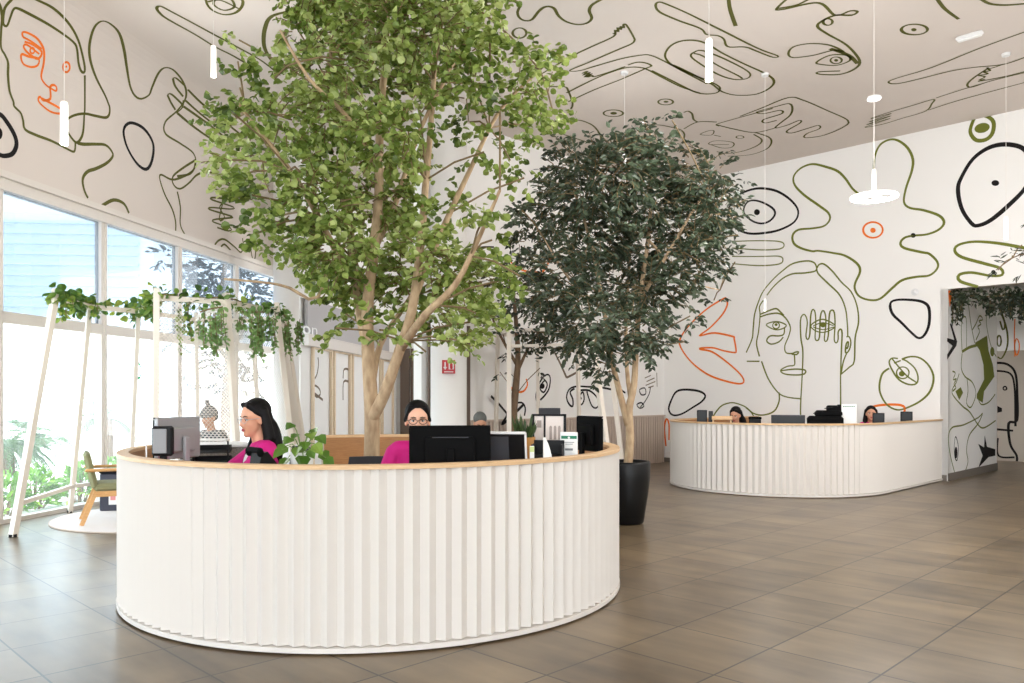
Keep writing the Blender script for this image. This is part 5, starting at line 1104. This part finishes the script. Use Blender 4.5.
# ---- trailing plants
M['vine'] = leaf_mat('vine leaf', [(.1, (46, 78, 30)), (.5, (92, 130, 48)), (.8, (156, 172, 70)), (1, (200, 200, 104))], .3)
M['fern'] = leaf_mat('trailing light green leaf', [(0, (84, 124, 58)), (1, (158, 190, 120))], .35)
def vine(label, pts, L, Wd, m, drop=(), seed=1, n_per=9, jit=.07, name='trailing_vine', shape=ROUND):
    random.seed(seed); P = [Vector(p) for p in pts]; t = thing(name, label, 'vine', P[0]); st = MB(); lf = MB()
    cp = [Vector(q) for q in crom([tuple(p) for p in P])]; st.tube(cp, .009, 5)
    tot = sum((b-a).length for a, b in zip(cp, cp[1:])); n = int(tot/.05)
    for i in range(n):
        q = cp[int(i/n*(len(cp)-1))]
        for k in range(max(1, n_per//3)):
            d = (rdir()+Vector((0, 0, -.15))).normalized(); leaf(lf, q+rdir()*jit*rnd(.2, 1), d, (UPV*.6+rdir()).normalized(), L*rnd(.6, 1.1), Wd*rnd(.7, 1.1), shape)
    for (p, ln, cnt) in drop:
        for k in range(cnt):
            q = Vector(p)+Vector((rnd(-.1, .1), rnd(-.08, .08), rnd(-.05, .05))); l_ = ln*rnd(.5, 1); pp = [q]
            for j in range(int(l_/.04)):
                q = q+Vector((rnd(-.012, .012), rnd(-.012, .012), -.04)); pp.append(q)
                for e in range(2): leaf(lf, q, (rdir()+Vector((0, 0, -.6))).normalized(), (UPV*.3+rdir()).normalized(), L*.75*rnd(.6, 1.1), Wd*.75, shape)
            if len(pp) > 2: st.tube(pp[::3]+[pp[-1]], .004, 4, cap=False)
    st.build('stem', M['twig'], t, world=True); lf.build('foliage', m, t, world=True); return t
zb = GZ-.05
vine('leafy green vine along the left top beam of the pergola by the glazing', [g3('A', zb)+Vector((.02, .0, .0)), g3('A', zb).lerp(g3('H', zb), .6), g3('H', zb), g3('G', zb), g3('G', zb).lerp(g3('B', zb), .5), g3('B', zb)], .1, .085, M['vine'], [(g3('A', zb-.02)+Vector((.08, .05, 0)), .25, 3), (g3('G', zb), .22, 3), (g3('G', zb).lerp(g3('B', zb), .6), .25, 3), (g3('H', zb), .15, 3)], 2, 18, .13)
vine('dark green vine on the top beam above the mesh side of the left pergola', [g3('B', zb+.03), g3('B', zb).lerp(g3('C', zb), .5), g3('C', zb+.03), g3('C', zb).lerp(g3('D', zb), .5), g3('D', zb), g3('D', zb).lerp(g3('E', zb), .8)], .08, .065, M['vine'], [(g3('B', zb)+Vector((.25, .1, -.05)), .5, 4)], 3, 12, .12)
cD = g3('C', zb)
vine('pale green trailing plant hanging below the beam in the middle of the left pergola', [at(222, 307, 8.72), at(210, 309, 8.6), at(200, 312, 8.5)], .075, .06, M['fern'], [(at(214, 312, 8.62), .5, 8), (at(206, 318, 8.55), .36, 5)], 4, 6, .06)
vine('pale green trailing plant hanging at the right end of the left pergola', [at(240, 312, 9.0), at(256, 312, 9.2), at(270, 312, 9.4)], .075, .06, M['fern'], [(at(254, 316, 9.12), .5, 9), (at(266, 316, 9.25), .46, 7), (at(244, 318, 9.0), .2, 6)], 5, 6, .06)
vine('trailing plant hanging beside the white column, right of the left pergola', [g3('D', zb), at(288, 318, 10), g3('E', zb)], .075, .06, M['fern'], [(at(292, 322, 10.1), .5, 10), (at(284, 322, 9.9), .35, 8)], 6, 6, .08)
vine('dark vine along the top of the second pergola', [Vector((.1, 12.15, 2.42)), Vector((.6, 11.98, 2.4)), Vector((1.12, 11.78, 2.42))], .09, .07, M['leaf3'], [(Vector((.5, 12.0, 2.4)), .3, 6), (Vector((.9, 11.9, 2.4)), .25, 5), (Vector((.25, 12.1, 2.4)), .3, 5)], 7, 12, .12)
al = lambda s, d, z: MP-V*s+U*d+Vector((0, 0, z))
vine('dense dark greenery hanging from the top of the alcove opening', [al(.06, .14, 3.14), al(.5, .3, 3.1), al(1.0, .3, 3.08), al(1.5, .35, 3.06), al(2.2, .3, 3.08)], .11, .07, M['leaf3'], [(al(.1, .2, 3.1), .5, 8), (al(.5, .4, 3.05), .25, 10), (al(.8, .4, 3.05), .34, 14), (al(1.05, .4, 3.05), .42, 18), (al(1.3, .45, 3.05), .45, 18), (al(1.6, .4, 3.05), .4, 16), (al(1.9, .4, 3.05), .4, 12)], 9, 40, .2, shape=OVAL)
# ---- pothos in white pot on the round counter
random.seed(14)
p = near_front(302, .3); t = thing('potted_pothos', 'potted pothos with large glossy leaves in a white pot on the round counter', 'plant', (p.x, p.y, DESK)); zp = hitz(452, p.y)-DESK
mb = MB(); mb.lathe([(.05, 0), (.06, zp*.6), (.068, zp), (.06, zp), (.056, zp-.02), (0, zp-.02)], n=28); mb.build('pot', M['whiteplastic'], t, smooth=True)
M['pothos'] = leaf_mat('pothos leaf', [(0, (48, 84, 28)), (.65, (96, 134, 48)), (.9, (140, 166, 70)), (1, (206, 196, 80))], .25, .3, 6)
HEART = [(.02, .30), (.3, .52), (.68, .30)]
lf = MB(); st = MB()
for (qx, qy, sz, dz) in ((291, 438, .1, 1), (286, 446, .11, -.5), (298, 447, .1, -.6), (310, 433, .11, 1), (318, 436, .11, .6), (305, 442, .1, .2), (315, 444, .12, -.3), (322, 452, .11, -.7), (303, 456, .13, -1), (288, 458, .11, -1), (293, 424, .09, 1), (282, 450, .09, -.4), (326, 458, .1, -.9), (310, 450, .1, 0), (297, 434, .08, .8), (313, 429, .09, 1)):
    q = at(qx, qy, p.y-.04+rnd(-.09, .07)); o = Vector((p.x, p.y, DESK+zp-.01)); d = (q-o); m_ = o.lerp(q, .6)+Vector((0, 0, .03)); st.tube([o, m_, q], .003, 5)
    dd = Vector((d.x, -.12, 0)).normalized()*.6+Vector((0, 0, -.35+dz*.12)); leaf(lf, q, dd, Vector((rnd(-.5, .5), -.9, .75)), sz*.85, sz*.66, HEART, .22)
st.build('stem', mat('green stem', (112, 140, 70), .6), t, world=True); lf.build('foliage', M['pothos'], t, world=True)

# ================================================================== OUTSIDE
M['ground'] = mat('bright paving outside', (226, 226, 222), .8, noise=((210, 210, 206), .2), bscale=.5)
mb = MB(); 
gpts = [gl(-60, -.12), gl(60, -.12), gl(60, -120), gl(-60, -120)]
mb.prism([(p.x, p.y) for p in gpts], -.2, -.06); struct(mb.build('ground_outside', M['ground']))
mb = MB(); mb.prism([(-60, -80), (60, -80), (60, -10.2), (-60, -10.2)], -.2, -.06); struct(mb.build('ground_forecourt', M['ground']))
M['hedge'] = leaf_mat('hedge leaf', [(0, (64, 118, 30)), (.6, (112, 164, 48)), (1, (170, 200, 84))], .3)
random.seed(31)
labs = ['leftmost low green shrub outside the glass', 'low green shrub outside, behind the leftmost pergola leg', 'low yellow-green shrub outside, left of the second pergola leg', 'low shrub outside between the pergola legs', 'low shrub outside just left of the armchair', 'low shrub outside behind the armchair']
for i, k in enumerate((-.2, .35, .9, 1.5, 2.2, 3.0)):
    c = gl(k, -.75-.1*(i % 2), -.06); t = thing('shrub', labs[i], 'shrub', c, group='low shrubs outside the glass'); lf = MB(); st = MB()
    for j in range(260):
        d = rdir(); d.z = abs(d.z); q = c+Vector((d.x*.22, d.y*.26, .06+d.z*.5*rnd(.5, 1)))
        leaf(lf, q, (d+rdir()*.6), (d+UPV*.5).normalized(), .12, .075, OVAL)
        if j % 12 == 0: st.tube([c+Vector((d.x*.1, d.y*.1, 0)), q], .008, 4)
    st.build('stem', M['twig'], t, world=True); lf.build('foliage', M['hedge'], t, world=True)
M['palm'] = leaf_mat('palm frond', [(0, (46, 76, 46)), (1, (104, 132, 84))], .3)
def palm(label, px, pyc, Y, R, seed):
    random.seed(seed); c = at(px, pyc, Y); t = thing('palm_tree', label, 'palm tree', (c.x, c.y, -.06)); tk = MB(); tk.tube([(c.x, c.y, -.06), (c.x+.02, c.y, c.z*.5), tuple(c)], [.16, .13, .12], 10); tk.build('trunk', M['barkdark'], t, world=True)
    lf = MB()
    for k in range(26):
        a = rnd(0, 2*pi); el = rnd(-.1, 1.2); d = Vector((math.cos(a)*math.cos(el), math.sin(a)*math.cos(el), math.sin(el))); q = Vector(c); pts = [q]
        for j in range(14):
            d = (d+Vector((0, 0, -.11))).normalized(); q = q+d*R/14; pts.append(q); s_ = d.cross(UPV).normalized()
            for sg in (1, -1): leaf(lf, q, d*.6+s_*sg*.8+Vector((0, 0, -.15)), UPV, R*.3*(1-abs(j-6)/12), .045, OVAL, .1)
        lf.tube(pts[::3], .012, 4, cap=False)
    lf.build('frond', M['palm'], t, world=True)
palm('young palm outside at the far left edge of the view', 6, 447, 15, .95, 1)
palm('young palm outside, seen between the pergola legs', 107, 418, 19, .85, 2)
palm('young palm outside, left of the leaning front pergola leg', 40, 440, 24, 1.3, 3)
M['tree_out'] = leaf_mat('hazy outdoor leaf', [(0, (26, 36, 42)), (1, (70, 86, 88))], .3)
def otree(label, cls, Y, trunkpx, seed, L=.2):
    random.seed(seed); c = at(trunkpx, 420, Y); c.z = -.06; t = thing('street_tree', label, 'tree', c); tb = MB(); bw = MB(); lf = MB()
    sk = trunk_tubes(tb, [([c, (trunkpx, 400, Y), (trunkpx+3, 350, Y), (trunkpx-4, 300, Y), (trunkpx, 262, Y)], .16, .05), ([(trunkpx+2, 360, Y), (trunkpx-22, 330, Y), (trunkpx-40, 318, Y)], .07, .02), ([(trunkpx+2, 345, Y), (trunkpx+22, 310, Y), (trunkpx+30, 280, Y)], .07, .02)])
    tb.build('trunk', M['barkdark'], t, world=True); crown(lf, bw, cls, Y, 1.2, sk, L, L*.6, OVAL, .11, 7, .7); bw.build('branch_work', M['barkdark'], t, world=True); lf.build('foliage', M['tree_out'], t, world=True)
otree('hazy tree outside, seen through the tinted upper panes', [(165, 255, 10), (190, 262, 16), (205, 275, 18), (222, 268, 18), (240, 285, 18), (215, 292, 16), (190, 288, 12), (258, 296, 12), (180, 340, 12, .8), (205, 352, 16, .8), (235, 350, 18, .8), (258, 360, 14, .8), (222, 375, 14, .7), (190, 372, 10, .6), (245, 385, 10, .6)], 21, 226, 4)
t = thing('office_building', 'pale blue building far outside, its added stripes imitating reflections in the left windows', 'building', (-24, 46, -.06), .1)
mb = MB(); mb.box((0, 0, 5.6), (9.0, 8, 11.2)); mb.build('wall', mat('pale blue render', (232, 238, 242), .7), t)
mb = MB()
for k in range(9): mb.box((0, -4.1, 6.3+k*.55), (7.5, .2, .16))  # bars added to imitate reflection stripes in the upper panes
mb.build('reflection_stripe', mat('louvre blue', (206, 222, 232), .6), t)

# ================================================================== LIGHT, WORLD, CAMERA
w = bpy.data.worlds.new('daylight'); SC.world = w; w.use_nodes = True; nt = w.node_tree; bg = nt.nodes['Background']
tc = nt.nodes.new('ShaderNodeTexCoord'); sp = nt.nodes.new('ShaderNodeSeparateXYZ'); cr = nt.nodes.new('ShaderNodeValToRGB')
nt.links.new(tc.outputs['Generated'], sp.inputs[0]); nt.links.new(sp.outputs['Z'], cr.inputs[0]); nt.links.new(cr.outputs[0], bg.inputs['Color'])
e = cr.color_ramp.elements; e[0].position = 0; e[0].color = (.96, .98, 1, 1); e[1].position = .45; e[1].color = (.72, .86, 1, 1)
n_ = e.new(.12); n_.color = (.9, .955, 1, 1)
bg.inputs['Strength'].default_value = 2.9
sun = bpy.data.lights.new('sun', 'SUN'); sun.energy = 4.0; sun.angle = .02; sun.color = (1, .95, .88)
so = bpy.data.objects.new('sun', sun); COL.objects.link(so); so.rotation_euler = (GT+Vector((0, 0, -2.2))).to_track_quat('-Z', 'Y').to_euler()
cam = bpy.data.cameras.new('camera'); co = bpy.data.objects.new('camera', cam); COL.objects.link(co)
cam.sensor_fit = 'HORIZONTAL'; cam.sensor_width = 36; cam.lens = F/1024*36; cam.shift_x = 0; cam.shift_y = (HY-341.5)/1024
cam.clip_start = .05; cam.clip_end = 400
co.location = (0, 0, CH); co.rotation_euler = (pi/2, 0, 0); SC.camera = co
SC.view_settings.view_transform = 'Standard'; SC.view_settings.look = 'None'; SC.view_settings.exposure = 1.08; SC.view_settings.gamma = 1
SC.view_settings.use_curve_mapping = False
SC.cycles.max_bounces = 10; SC.cycles.diffuse_bounces = 5; SC.cycles.transparent_max_bounces = 24; SC.cycles.use_denoising = True
SC.cycles.caustics_reflective = False; SC.cycles.caustics_refractive = False; SC.cycles.sample_clamp_indirect = 8
